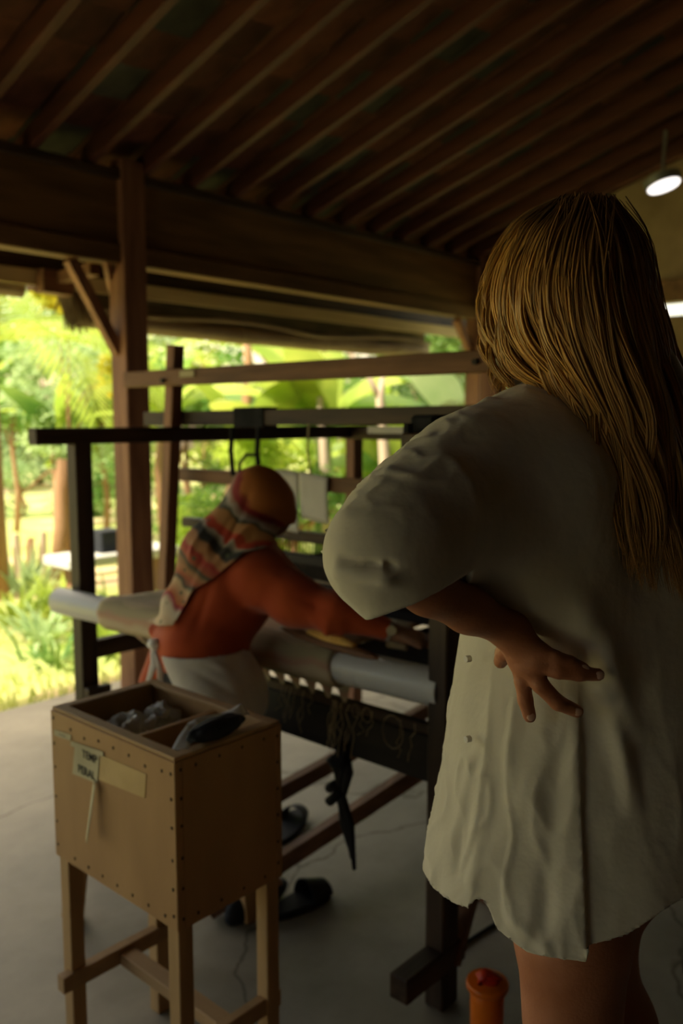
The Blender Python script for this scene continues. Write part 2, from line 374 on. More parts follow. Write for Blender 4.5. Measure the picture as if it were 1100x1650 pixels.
# ceiling lamp on the right
lp = np.array(at(1069, 299, 5.3)); nrm = Vector((0, -SL, -1)).normalized()
t = thing('ceiling_lamp', tuple(lp), 'small round white lamp glowing under the dark roof at the right', 'lamp')
def disc(c, n, r0, th, sides=32):
    q = n.to_track_quat('Z', 'Y').to_matrix().to_4x4(); b = bmesh.new()
    bmesh.ops.create_cone(b, cap_ends=True, segments=sides, radius1=r0, radius2=r0 * .96, depth=th, matrix=Matrix.Translation(c) @ q); return b
obj('housing', disc(Vector(lp) - nrm * .025, nrm, .112, .05), 'metal_lamp', t)
obj('diffuser', disc(Vector(lp) + nrm * .004, nrm, .098, .01), 'lamp_glow', t)
zt = roofz(lp[1]) + .02
obj('stem', tube([Vector(lp) - nrm * .04, (lp[0], lp[1], zt)], .012, 8), 'metal_lamp', t)

# ================================================================= THE LOOM
LM = thing('loom', (1.73, 2.0, 0), 'big dark wooden handloom with a grey-ended cloth beam, standing across the floor', 'loom')
XP0, XP1 = 1.68, 1.75
def lp_(name, bm, m, **k): return obj(name, bm, m, LM, **k)
lp_('front_post', bx(XP0, XP1, 1.165, 1.222, 0, 1.50, .004), 'dark_wood_z')
lp_('front_post', bx(XP0, XP1, 2.805, 2.868, 0, 1.42, .004), 'dark_wood_z')
for yy in (1.19, 2.835):
    lp_('sled_foot', bx(1.53 if yy < 2 else 1.70, 1.78, yy - .028, yy + .028, .10, .165, .004), 'dark_wood_x')
    lp_('top_side_beam', bx(1.53 if yy > 2 else 1.56, 3.42, yy - .03, yy + .03, 1.408, 1.468, .004), 'dark_wood_x')
    lp_('rear_post', bx(3.22, 3.29, yy - .03, yy + .03, 0, 1.46 if yy < 2 else 1.41, .004), 'brown_wood_z')
    lp_('side_rail', bx(1.70, 3.25, yy - .02, yy + .02, .595, .665, .003), 'dark_wood_x')
lp_('brace', bar((1.74, 1.20, .10), (2.02, 1.20, .62), .03, .085, (0, 1, 0)), 'brown_wood_x', label='slanting reddish brace')
lp_('post_wedge', bx(1.68, 1.78, 2.77, 2.80, .38, .50, .003), 'dark_wood_z')
# castle : leaning uprights, rails
lp_('castle_upright', bar((2.20, 3.06, 0), (2.20, 2.885, 1.80), .055, .055, (0, 1, 0), .004), 'brown_wood_z')
lp_('castle_upright', bar((2.20, 1.36, 0), (2.20, 1.375, 1.86), .055, .06, (0, 1, 0), .004), 'brown_wood_z')
lp_('castle_top_rail', bx(2.15, 2.20, 1.34, 3.19, 1.635, 1.70, .004), 'brown_wood_y')
lp_('rail_sticker', bx(2.144, 2.1505, 2.70, 2.79, 1.665, 1.69, 0), 'paper_yellow', label='small pale sticker')
for yy, zz in ((2.90, 1.655), (1.40, 1.665)): lp_('bolt', tube([(2.15, yy, zz), (2.135, yy, zz)], .009, 10), 'black_wood')
lp_('harness_beam', bar((2.26, 3.16, 1.50), (2.26, 1.15, 1.515), .065, .06), 'dark_wood_y')
lp_('castle_rail', bx(2.28, 2.32, 1.25, 3.0, 1.235, 1.29, .003), 'brown_wood_y')
lp_('castle_rail', bx(2.30, 2.34, 1.25, 3.0, 1.035, 1.075, .003), 'dark_wood_y')
lp_('rear_beam', bx(3.22, 3.30, 1.15, 2.88, .80, .90, .004), 'dark_wood_y')
lp_('rear_rail', bx(3.20, 3.28, 1.15, 2.88, 1.40, 1.46, .004), 'dark_wood_y')
# batten and reed
lp_('batten', bar((2.18, 2.70, .90), (2.18, 1.30, .90), .05, .06), 'dark_wood_y')
lp_('batten_cap', bar((2.18, 2.70, 1.00), (2.18, 1.30, 1.00), .04, .035), 'black_wood')
rb = bmesh.new()
for i in range(120):
    y = 1.34 + 1.34 * i / 119; bx(2.177, 2.183, y - .0018, y + .0018, .925, .985, 0, rb)
o = lp_('reed_teeth', rb, 'reed'); o['kind'] = 'stuff'
lp_('reed_cord', tube([(2.15, 2.68, .937), (2.15, 2.0, .934), (2.15, 1.34, .937)], .004, 5), 'string')
hb = bmesh.new()
for i in range(70):
    y = 1.35 + 1.30 * i / 69
    for x in (2.36, 2.42): tube([(x, y, .80), (x + .003, y + .004, .92), (x, y, 1.05)], .0022, 3, hb, cap=False)
o = lp_('heddle_wires', hb, 'reed'); o['kind'] = 'stuff'
lp_('heddle_bar', tube([(2.36, 2.7, 1.05), (2.36, 1.3, 1.05)], .010, 8), 'black_wood')
lp_('heddle_bar', tube([(2.42, 2.7, 1.05), (2.42, 1.3, 1.05)], .010, 8), 'black_wood')
# cloth beam = pipe with cloth wound on it
PX, PZ = 1.665, .83
def pxf(y): return 1.635 + .085 * (2.89 - y) / 1.67   # the beam lies a little askew in its notches
pipe = lp_('cloth_beam', tube([(pxf(2.87), 2.87, PZ), (pxf(1.20), 1.20, PZ)], .049, 48), 'pipe', smooth=False, label='pale grey pipe')
obj('pipe_collar', tube([(pxf(1.50), 1.50, PZ), (pxf(1.45), 1.45, PZ)], .0500, 48), 'pipe', pipe)
def clothroll():
    b = bmesh.new(); n, m = 60, 30; ring = []
    for i in range(n + 1):
        u = i / n; y = 2.56 - 1.035 * u; row = []
        for k in range(m):
            a = 2 * math.pi * k / m; r = .058 + .006 * noise.noise((y * 3, math.cos(a) * 1.2, math.sin(a) * 1.2)) + .0015 * math.sin(9 * a)
            row.append(b.verts.new((pxf(y) + r * math.cos(a), y + .004 * math.sin(3 * a), PZ + r * math.sin(a))))
        ring.append(row)
    for i in range(n):
        for k in range(m): b.faces.new((ring[i][k], ring[i][(k + 1) % m], ring[i + 1][(k + 1) % m], ring[i + 1][k]))
    b.faces.new(ring[0][::-1]); b.faces.new(ring[-1]); bmesh.ops.recalc_face_normals(b, faces=b.faces[:]); return b
def striped(name, cols, period, axis=1):
    m = bpy.data.materials.new(name); m.use_nodes = True; n = m.node_tree; p = n.nodes['Principled BSDF']; p.inputs['Roughness'].default_value = .9
    tc = n.nodes.new('ShaderNodeTexCoord'); sx = n.nodes.new('ShaderNodeSeparateXYZ'); n.links.new(tc.outputs['Object'], sx.inputs[0])
    mu = n.nodes.new('ShaderNodeMath'); mu.operation = 'MULTIPLY'; mu.inputs[1].default_value = 1 / period; n.links.new(sx.outputs[axis], mu.inputs[0])
    nz = n.nodes.new('ShaderNodeTexNoise'); nz.inputs['Scale'].default_value = 9; n.links.new(tc.outputs['Object'], nz.inputs['Vector'])
    ad = n.nodes.new('ShaderNodeMath'); ad.operation = 'MULTIPLY_ADD'; ad.inputs[1].default_value = .5; n.links.new(nz.outputs['Fac'], ad.inputs[0]); n.links.new(mu.outputs[0], ad.inputs[2])
    fr = n.nodes.new('ShaderNodeMath'); fr.operation = 'FRACT'; n.links.new(ad.outputs[0], fr.inputs[0])
    r = n.nodes.new('ShaderNodeValToRGB'); r.color_ramp.interpolation = 'EASE'
    while len(r.color_ramp.elements) > 1: r.color_ramp.elements.remove(r.color_ramp.elements[0])
    r.color_ramp.elements[0].position = 0; r.color_ramp.elements[0].color = (*cols[0], 1)
    for i, c in enumerate(cols[1:]): e = r.color_ramp.elements.new((i + 1) / len(cols)); e.color = (*c, 1)
    n.links.new(fr.outputs[0], r.inputs[0]); n.links.new(r.outputs[0], p.inputs['Base Color']); MATS[name] = m
striped('woven', [(.50, .40, .24), (.56, .46, .30), (.48, .30, .20), (.40, .34, .20)], .09, 2)
lp_('wound_cloth', clothroll(), 'woven', smooth=True, label='striped cream cloth wound on the beam')
# woven web and warp behind it
lp_('cloth_web', sheet(None, 16, 30, .004, lambda u, v: (pxf(2.56 - 1.03 * v) + .005 + (2.14 - pxf(2.56 - 1.03 * v)) * u, 2.56 - 1.03 * v, .886 + .006 * noise.noise((u * 3, v * 8, 1)) - .01 * math.sin(math.pi * u))), 'woven', smooth=True)
lp_('warp_sheet', sheet(None, 10, 4, .003, lambda u, v: (2.06 + 1.16 * u, 2.62 - 1.34 * v, .884 + .02 * math.sin(math.pi * u))), 'black_cloth', label='dense black warp')
lp_('clutter_sheet', sheet(None, 8, 5, .003, lambda u, v: (1.70 + .42 * u, 1.525 - .285 * v, .872 + .006 * math.sin(5 * u + 3 * v))), 'black_cloth', label='added dark sheet covering the bright gap at the near side of the web')  # dark sheet added to hide bright floor, stands in for dark clutter
wb = bmesh.new()
for i in range(110):
    y = 1.45 + 1.15 * i / 109; tube([(2.14, y, .89), (2.38, y, .90 + .02 * (i % 2)), (3.22, y, .89)], .0022, 3, wb, cap=False)
o = lp_('warp_threads', wb, 'black_cloth'); o['kind'] = 'stuff'
# lower dark board, lacing bar, lacing tabs, hanging strings
lp_('knee_board', bx(1.745, 1.775, 1.215, 2.30, .56, .685, .003), 'black_wood')
lp_('lacing_bar', bar((1.76, 2.40, .700), (1.76, 1.215, .700), .03, .028), 'dark_wood_y')
tb = bmesh.new()
for i in range(16):
    y = 2.50 - .062 * i
    v = [tb.verts.new(p) for p in ((pxf(y) + .02, y, PZ - .055), (pxf(y) + .02, y - .060, PZ - .058), (1.745, y - .024, .712), (1.745, y - .012, .712))]
    tb.faces.new(v)
tb.normal_update(); bmesh.ops.solidify(tb, geom=tb.faces[:], thickness=.003)
lp_('lacing_tabs', tb, 'woven')
sb = bmesh.new()
for i in range(30):
    y = 2.3 - 1.0 * rng.random(); L_ = rng.uniform(.03, .12) if i > 9 else rng.uniform(.1, .2); z = .712
    if i <= 9: y = 1.55 + rng.uniform(-.05, .05)
    pts = [(1.735, y, z)]
    for k in range(1, 6): pts.append((1.735 - .004 * k + rng.uniform(-.006, .006), y + rng.uniform(-.012, .012), z - L_ * k / 5))
    tube(pts, .0014, 4, sb)
for y0, r in ((1.50, .014), (1.46, .016), (1.37, .035)):
    tube([(1.73, y0 + r * math.cos(a), .72 - 1.3 * r + 1.3 * r * math.sin(a)) for a in np.linspace(.4 * math.pi, 2.5 * math.pi, 16)], .0012, 4, sb)
lp_('loose_threads', sb, 'string', label='pale loose thread ends', kind='stuff')
kb = bmesh.new()
for k in range(3):
    tube([(1.735 + .01 * k, 1.56 - .012 * k, .60), (1.73, 1.565 - .02 * k, .52), (1.735, 1.56 + .012 * math.sin(k * 2), .44), (1.74, 1.555 - .015 * k, .36), (1.76, 1.55 - .01 * k, .28 - .03 * k)], [.012, .014, .010, .011, .006], 7, kb)
tube([(1.73, 1.59, .545), (1.725, 1.56, .52), (1.73, 1.54, .545), (1.74, 1.56, .56)], .017, 7, kb)
tube([(1.73, 1.60, .45), (1.725, 1.575, .47), (1.73, 1.55, .46), (1.73, 1.60, .41)], .015, 7, kb)
lp_('treadle_tie', kb, 'black_cloth', label='knotted black rag strip', smooth=True)
lp_('treadle', bar((1.50, 2.02, .205), (2.95, 2.02, .33), .04, .055), 'brown_wood_x')
lp_('treadle', bar((1.55, 1.93, .03), (2.42, 1.40, .56), .045, .05), 'brown_wood_x')
# black straps on the harness beam
for y in (2.54, 2.39):
    lp_('strap', tube([(2.20, y, 1.47), (2.195, y + .005, 1.38), (2.20, y, 1.28)], .010, 6), 'black_cloth')
lp_('strap_wrap', bar((2.26, 2.56, 1.505), (2.26, 2.39, 1.507), .078, .078), 'black_cloth', label='black cloth bound round the beam')
lp_('strap_hook', tube([(2.19, 2.49, 1.27), (2.19, 2.49, 1.33), (2.19, 2.45, 1.365), (2.19, 2.40, 1.365)], .007, 6), 'black_cloth')
wbm = bar((1.60, 1.19, 1.485), (1.78, 1.19, 1.485), .075, .05, bev=.01)
tube([(1.60, 1.226, 1.49), (1.598, 1.228, 1.40), (1.60, 1.226, 1.31), (1.60, 1.226, 1.26)], .012, 6, wbm)
lp_('beam_wrap', wbm, 'black_cloth', label='black cloth knotted round the near beam end')
lp_('spare_lath', bx(2.215, 2.225, 1.72, 1.87, 1.452, 1.475, 0), 'paper', label='short white lath')
lp_('hanging_cord', tube([(2.22, 2.15, 1.48), (2.22, 2.155, 1.38), (2.22, 2.14, 1.30)], .004, 5), 'string')
# papers pinned on the castle rail
def hang_paper(y0, y1, z0, z1, m, label, ph):
    b = sheet(None, 8, 8, .001, lambda u, v: (2.272 - .006 - .010 * math.sin(2.4 * v + ph) * v, y0 + (y1 - y0) * u, z1 + (z0 - z1) * v + .006 * math.sin(3 * u + ph)))
    tag(obj('paper_sheet', b, m, None, smooth=True), label, 'paper')
hang_paper(2.40, 2.245, 1.075, 1.305, 'paper', 'taller white paper sheet hanging right beside the headscarf', 0.4)
hang_paper(2.243, 2.10, 1.125, 1.30, 'paper', 'shorter greyish paper sheet hanging from the loom rail', 1.7)
# shuttle with yarn lying on the cloth
s0, s1 = np.array(atz(455, 1012, .915)), np.array(atz(612, 1062, .905))
sh = thing('shuttle', tuple((s0 + s1) / 2), 'pointed wooden shuttle with yellow yarn lying on the cloth under the arm', 'shuttle')
n = 18; P = [s0 + (s1 - s0) * i / (n - 1) for i in range(n)]
R_ = [.004 + .020 * math.sin(math.pi * i / (n - 1)) ** .6 for i in range(n)]
obj('body', tube(P, R_, 10, flat=.6), 'brown_wood_y', sh, smooth=True)
P2 = [p + np.array([0, 0, .012]) for p in P[5:14]]
obj('yarn', tube(P2, [.006 + .013 * math.sin(math.pi * (i + .5) / 9) for i in range(9)], 10), 'yarn', sh, smooth=True)
obj('tip', tube([P[0], P[0] - (P[1] - P[0]) * .8], [.006, .001], 8), 'watch_metal', sh); obj('tip', tube([P[-1], P[-1] + (P[1] - P[0]) * .8], [.006, .001], 8), 'watch_metal', sh)
bb = atz(640, 1040, .905)
tag(obj('thread_bobbin', tube([np.array(bb) + np.array((.0, .03, 0)), np.array(bb) - np.array((0, .03, 0))], [.012, .010], 12), 'string', None, smooth=True), 'small pale bobbin lying beside the weaver\'s wrist', 'bobbin')

# ================================================================= BENCH of the weaver
bn = thing('bench', (1.46, 2.02, 0), 'low plain wooden bench under the weaver, behind the plywood box', 'bench')
obj('seat', bx(1.27, 1.66, 1.78, 2.30, .50, .535, .005), 'pine_y', bn)
for (x, y, sx_, sy_) in ((1.30, 2.22, -.02, .02), (1.33, 1.86, -.01, -.02), (1.62, 1.86, .01, -.02), (1.62, 2.22, .01, .02)):
    obj('leg', bar((x + sx_, y + sy_, 0), (x - sx_, y - sy_, .50), .05, .05, (0, 1, 0)), 'pine', bn)
for x in (1.32, 1.62): obj('stretcher', bar((x, 1.86, .20), (x, 2.22, .20), .03, .045), 'pine_y', bn)
obj('stretcher', bar((1.33, 1.87, .27), (1.62, 1.87, .27), .03, .04), 'pine_y', bn)

# ================================================================= PLYWOOD BOX ON LEGS
X0, X1, Y0, Y1, ZB, ZT = .957, 1.240, 1.285, 1.738, .507, .850
bxo = thing('storage_box', (1.10, 1.5, 0), 'square plywood box on four tall legs, in front on the left', 'box')
def bp_(name, bm, m='plywood', **k): return obj(name, bm, m, bxo, **k)
T = .018
left = bp_('side_panel', bx(X0, X0 + T, Y0, Y1, ZB, ZT, .0015)); bp_('side_panel', bx(X1 - T, X1, Y0, Y1, ZB, ZT, .0015))
bp_('end_panel', bx(X0 + T, X1 - T, Y0, Y0 + T, ZB, ZT - .001, .0015)); bp_('end_panel', bx(X0 + T, X1 - T, Y1 - T, Y1, ZB, ZT - .001, .0015))
bp_('floor_panel', bx(X0 + T, X1 - T, Y0 + T, Y1 - T, ZB + .12, ZB + .135, 0))
bp_('divider', bx(X0 + T, X1 - T, 1.478, 1.492, ZB + .135, ZT - .012, .001))
rim = bmesh.new()
for a in ((X0 + .003, X0 + .030, Y0 + .003, Y1 - .003), (X1 - .030, X1 - .003, Y0 + .003, Y1 - .003)): bx(*a, ZT, ZT + .008, .0015, rim)
for a in ((X0 + .030, X1 - .030, Y0 + .003, Y0 + .030), (X0 + .030, X1 - .030, Y1 - .030, Y1 - .003)): bx(*a, ZT, ZT + .0078, .0015, rim)
bp_('rim', rim, 'pine_y', label='paler edging strip')
LG = .036
for x in (X0 + .006, X1 - .006 - LG):
    for y in (Y0 + .006, Y1 - .006 - LG): bp_('leg', bx(x, x + LG, y, y + LG, 0, ZB, .002), 'pine')
bp_('stretcher', bx(X0 - .02, X1 + .005, Y1 - .05, Y1 - .022, .195, .235, .002), 'pine_y'); bp_('stretcher', bx(X0 + .006, X1 + .005, Y0 + .012, Y0 + .036, .195, .235, .002), 'pine_y')
bp_('stretcher', bx(1.085, 1.125, Y0 + .036, Y1 - .05, .195, .225, .002), 'pine_y')
nb = bmesh.new()
for k in range(6):
    for y in (Y0 + .012, Y1 - .012):
        z = ZB + .03 + k * (ZT - ZB - .05) / 5 + rng.uniform(-.008, .008); bx(X0 - .0015, X0 + .002, y - .0022, y + .0022, z - .003, z + .003, 0, nb)
    for x in (X0 + .014, X1 - .014):
        z = ZB + .03 + k * (ZT - ZB - .05) / 5 + rng.uniform(-.008, .008); bx(x - .0022, x + .0022, Y0 - .0015, Y0 + .002, z - .003, z + .003, 0, nb)
for k in range(7):
    y = Y0 + .04 + k * .055
    for z in (ZT - .028 + rng.uniform(-.005, .005), ZB + .02): bx(X0 - .0015, X0 + .002, y - .002, y + .002, z - .003, z + .003, 0, nb)
for k in range(4):
    x = X0 + .05 + k * .06
    for z in (ZT - .018, ZB + .02): bx(x - .002, x + .002, Y0 - .0015, Y0 + .002, z - .003, z + .003, 0, nb)
bp_('nail_heads', nb, 'nail_head', kind='stuff')
# paper label, stickers, tape on the left face
def onx(px, py, lift=.0012): p = atx(px, py, X0); return Vector((X0 - lift, p[1], p[2]))
def quadpatch(c, lift, th=.0006):
    b = bmesh.new(); v = [b.verts.new(onx(*q, lift)) for q in c]; f = b.faces.new(v); b.normal_update(); bmesh.ops.solidify(b, geom=[f], thickness=th); return b
bp_('tape', quadpatch([(163, 1216), (236, 1247), (234, 1286), (160, 1256)], .0008), 'tape', label='strip of yellowed tape')
bp_('tape', quadpatch([(116, 1193), (168, 1211), (168, 1219), (116, 1201)], .0026), 'paper_yellow')
lab = bp_('paper_label', quadpatch([(122, 1200), (162, 1214), (158, 1262), (118, 1246)], .0018), 'paper_yellow', label='pale paper label with hand lettering')
stk = bp_('sticker', quadpatch([(88, 1175), (116, 1184), (114, 1193), (88, 1184)], .0012), 'paper_yellow', label='small white sticker')
def text(s, c, hgt, parent, squash=1.0, name='lettering', bold=.004):
    cu = bpy.data.curves.new(name, 'FONT'); cu.body = s; cu.size = hgt; cu.extrude = .0002 / 1; cu.offset = bold * hgt * 4; cu.align_x = 'CENTER'; cu.align_y = 'CENTER'
    tmp = bpy.data.objects.new('t', cu); COL.objects.link(tmp); bpy.context.view_layer.update()
    me = bpy.data.meshes.new_from_object(tmp); bpy.data.objects.remove(tmp); me.name = name
    M = Matrix(((0, 0, -1, 0), (-1, 0, 0, 0), (0, 1, 0, 0), (0, 0, 0, 1))); me.transform(Matrix.Translation(c) @ M @ Matrix.Diagonal((squash, 1, 1, 1)))
    me.materials.clear(); return _link(name, me, 'ink', parent, None)
text('TEMP', onx(146, 1219, .0030), .0255, lab, .95); text('PERAL', onx(141, 1244, .0030), .0255, lab, .95)
text('~~~~', onx(101, 1184, .0022), .010, stk, 1.2, 'scribble')
# the curled hanging end of the label
def curl(u, v):
    top = onx(153, 1256, .004); w_ = .020 * (1 - .25 * v)
    return (X0 - .004 - .020 * v - .008 * u, top.y - .002 - w_ * u + .004 * v, top.z - .122 * v - .004 * u)
bp_('label_curl', sheet(None, 4, 12, .0012, curl), 'paper_yellow', label='torn paper end curling away from the box', smooth=True)
# crumpled plastic bags inside
def crumple(name, c, r, seed, m, label, sc=(1, 1, .8)):
    b = bmesh.new(); bmesh.ops.create_icosphere(b, subdivisions=4, radius=1)
    for v in b.verts:
        p = v.co.copy(); k = 1 + .35 * noise.noise(p * 2.0 + Vector((seed, 0, 0))) + .28 * abs(noise.noise(p * 4.5 + Vector((0, seed, 0)))) - .1
        v.co = Vector((p.x * sc[0], p.y * sc[1], p.z * sc[2])) * r * k + Vector(c)
    return tag(obj(name, b, m, None), label, 'bag')
crumple('plastic_bag', (1.06, 1.590, .800), .058, 3, 'plastic_bag', 'crumpled white plastic bag nearest the left side of the plywood box')
crumple('plastic_bag', (1.165, 1.61, .805), .042, 8, 'plastic_bag', 'smaller crumpled plastic bag by the far corner of the plywood box')
crumple('cloth_bundle', (1.19, 1.545, .78), .035, 12, 'black_cloth', 'small dark rag bundle at the divider of the plywood box', (1.3, .8, .7))
# folded paper packet leaning over the near compartment
pk = thing('paper_packet', (1.10, 1.39, .80), 'folded white paper packet leaning out of the near half of the plywood box', 'packet')
A_ = np.array(atz(276, 1208, .857)); B_ = np.array(atz(303, 1165, .885)); C_ = np.array(atz(388, 1135, .885)); D_ = np.array(atz(402, 1150, .872)); E_ = np.array(atz(300, 1212, .855))
def lerp(a, b, t_): return a + (b - a) * t_
obj('top_flap', sheet(None, 10, 5, .0012, lambda u, v: tuple(lerp(lerp(B_, C_, u), lerp(B_ + np.array([.012, -.03, -.012]), D_, u), v) + np.array([0, 0, .004 * math.sin(7 * u + 3 * v)]))), 'paper', pk, smooth=True)
obj('end_flap', sheet(None, 4, 6, .0012, lambda u, v: tuple(lerp(lerp(A_, E_, u), lerp(B_, B_ + np.array([.012, -.03, -.012]), u), v) + np.array([-.004 * math.sin(math.pi * v), 0, 0]))), 'paper', pk, smooth=True)
cb = bmesh.new(); bmesh.ops.create_icosphere(cb, subdivisions=4, radius=1)
for v in cb.verts:
    p = v.co.copy(); k = 1 + .12 * noise.noise(p * 2.5)
    v.co = Matrix.Rotation(.12, 3, 'Z') @ Vector((p.x * .078 * k, p.y * .030 * k, max(p.z, -.75) * .020 * k)) + Vector(atz(352, 1176, .873)) + Vector((0, .006, .003))
obj('dark_filling', cb, 'black_rubber', pk, smooth=True, label='dark greenish bundle inside')

# ================================================================= SHOES, BOTTLE, CABLE, BAG
def slipper(c, rz, label):
    t = thing('slipper', (c[0], c[1], 0), label, 'slipper', None, rz)
    b = bmesh.new(); n = 24; lo, hi = [], []
    for k in range(n):
        a = 2 * math.pi * k / n; x = .125 * math.cos(a); y = (.042 + .010 * math.cos(a)) * math.sin(a)
        lo.append(b.verts.new((x, y, .004))); hi.append(b.verts.new((x, y, .026)))
    b.faces.new(lo[::-1]); b.faces.new(hi)
    for k in range(n): b.faces.new((lo[k], lo[(k + 1) % n], hi[(k + 1) % n], hi[k]))
    obj('sole', b, 'black_rubber', t, local=True)
    s = sheet(None, 10, 12, .004, lambda u, v: ((.02 + .085 * u), (.052 - .012 * u) * math.cos(math.pi * v), .02 + (.065 - .03 * u) * math.sin(math.pi * v)))
    obj('strap', s, 'black_rubber', t, smooth=True, local=True)
bo = np.array(atz(785, 1580, .245)); bt = thing('water_bottle', (bo[0], bo[1], 0), 'orange plastic bottle with a red flip lid, on the floor at the bottom edge', 'bottle')
obj('body', lathe([(.030, 0), (.036, .006), (.037, .03), (.0365, .11), (.038, .20), (.0385, .232), (.036, .234)], (bo[0], bo[1], 0), 36), 'bottle_orange', bt, smooth=True)
obj('lid_rim', lathe([(.039, .224), (.047, .230), (.048, .240), (.046, .2440), (.044, .2448), (.001, .2455)], (bo[0], bo[1], 0), 36), 'bottle_orange', bt, smooth=True)
sp = tube([(bo[0] - .022, bo[1] + .006, .240), (bo[0] - .020, bo[1] + .008, .262), (bo[0] - .006, bo[1] + .002, .268), (bo[0] + .014, bo[1] - .010, .254), (bo[0] + .026, bo[1] - .016, .242)], [.011, .013, .010, .010, .009], 12, flat=.8)
obj('flip_spout', sp, 'lid_red', bt, smooth=True, label='bright red drinking spout')
obj('spout_seat', lathe([(.020, .238), (.021, .248), (.016, .25)], (bo[0] + .004, bo[1] - .004, 0), 20), 'lid_red', bt)
sa, sb_ = atz(468, 1338, 0), atz(482, 1462, 0)
slipper(sa, .5, 'dark slipper lying under the loom, further from the camera, right of the plywood box')
slipper(sb_, -.1, 'dark slipper nearer the camera, behind the right leg of the plywood box')
cpts = [atz(735, 1532, .005), atz(760, 1512, .005), atz(785, 1496, .005), atz(812, 1481, .005), atz(850, 1462, .005), atz(900, 1450, .005)]
tag(obj('floor_cable', tube(cpts, .005, 6), 'black_rubber', None, smooth=True), 'thin black cable on the concrete between loom post and bare leg', 'cable')
bgp = atz(1118, 1625, 0)
bb_ = bmesh.new(); bmesh.ops.create_icosphere(bb_, subdivisions=4, radius=1)
for v in bb_.verts:
    p = v.co.copy(); k = 1 + .15 * noise.noise(p * 1.7)
    v.co = Vector((p.x * .10 * k + bgp[0] + .05, p.y * .10 * k + bgp[1] - .06, max(0, (p.z * .5 + .42) * .22 * k)))
tag(obj('black_bag', bb_, 'black_cloth', None, smooth=True), 'black soft bag on the floor, cut by the right edge', 'bag')

NR = np.random.default_rng(11)

# ================================================================= PEOPLE
def nets(sdf, lo, hi, h):
    """surface-nets mesh of sdf<0 on a grid (numpy)"""
    lo = np.array(lo, float); hi = np.array(hi, float); n = np.ceil((hi - lo) / h).astype(int) + 1
    ax = [(lo[i] + h * np.arange(n[i])).astype(np.float32) for i in range(3)]
    S = sdf(ax[0][:, None, None], ax[1][None, :, None], ax[2][None, None, :]).astype(np.float32)
    S = np.broadcast_to(S, tuple(n)); I = S < 0
    cnt = np.zeros(tuple(n - 1), np.int8)
    for dx in (0, 1):
        for dy in (0, 1):
            for dz in (0, 1): cnt += I[dx:n[0] - 1 + dx, dy:n[1] - 1 + dy, dz:n[2] - 1 + dz]
    mix = (cnt > 0) & (cnt < 8); ci = np.argwhere(mix); idx = -np.ones(tuple(n - 1), np.int64); idx[mix] = np.arange(len(ci))
    acc = np.zeros((len(ci), 3)); num = np.zeros(len(ci))
    cor = [np.array((a, b, c)) for a in (0, 1) for b in (0, 1) for c in (0, 1)]
    for a in cor:
        for k in range(3):
            if a[k] == 0:
                b = a.copy(); b[k] = 1; A = ci + a; B = ci + b
                sa = S[A[:, 0], A[:, 1], A[:, 2]]; sb = S[B[:, 0], B[:, 1], B[:, 2]]; m = (sa < 0) != (sb < 0)
                t_ = np.where(m, sa / np.where(m, sa - sb, 1), 0); P_ = A + t_[:, None] * (b - a); acc[m] += P_[m]; num[m] += 1
    V = lo + h * acc / num[:, None]; Q = []
    for k in range(3):
        sl0 = [slice(1, n[j] - 1) for j in range(3)]; sl1 = [slice(1, n[j] - 1) for j in range(3)]; sl0[k] = slice(0, n[k] - 1); sl1[k] = slice(1, n[k])
        A = I[tuple(sl0)]; B = I[tuple(sl1)]; e = np.argwhere(A != B); off = np.ones(3, int); off[k] = 0; e0 = e + off
        ina = I[e0[:, 0], e0[:, 1], e0[:, 2]]; j, l = (k + 1) % 3, (k + 2) % 3
        def c(dj, dl):
            q = e0.copy(); q[:, j] -= dj; q[:, l] -= dl; return idx[q[:, 0], q[:, 1], q[:, 2]]
        f = np.stack([c(1, 1), c(0, 1), c(0, 0), c(1, 0)], 1); f[~ina] = f[~ina][:, ::-1]; Q.append(f)
    return V, np.concatenate(Q)
def rc(a, b, ra, rb):
    a = np.array(a, float); b = np.array(b, float); ba = b - a; L2 = max(ba @ ba, 1e-9)
    def f(X, Y, Z):
        x, y, z = X - a[0], Y - a[1], Z - a[2]; t_ = np.clip((x * ba[0] + y * ba[1] + z * ba[2]) / L2, 0, 1)
        return np.sqrt((x - t_ * ba[0]) ** 2 + (y - t_ * ba[1]) ** 2 + (z - t_ * ba[2]) ** 2) - (ra + (rb - ra) * t_)
    return f
def ell(c, r, az=0.0, tilt=0.0):
    c = np.array(c, float); r = np.array(r, float); ca, sa = math.cos(az), math.sin(az); ct, st = math.cos(tilt), math.sin(tilt)
    def f(X, Y, Z):
        x, y, z = X - c[0], Y - c[1], Z - c[2]; x, y = x * ca + y * sa, -x * sa + y * ca; x, z = x * ct + z * st, -x * st + z * ct
        k0 = np.sqrt((x / r[0]) ** 2 + (y / r[1]) ** 2 + (z / r[2]) ** 2); k1 = np.sqrt((x / r[0] ** 2) ** 2 + (y / r[1] ** 2) ** 2 + (z / r[2] ** 2) ** 2)
        return k0 * (k0 - 1) / (k1 + 1e-6)
    return f
def loft(rows):
    """rows (z, cx, cy, rx, ry) from top to bottom"""
    R = np.array(sorted(rows)); 
    def f(X, Y, Z):
        g = [np.interp(Z, R[:, 0], R[:, i]) for i in range(1, 5)]
        q = np.sqrt(((X - g[0]) / g[2]) ** 2 + ((Y - g[1]) / g[3]) ** 2)
        d = (q - 1) * np.minimum(g[2], g[3]); return np.maximum(d, np.maximum(Z - R[-1, 0], R[0, 0] - Z))
    return f
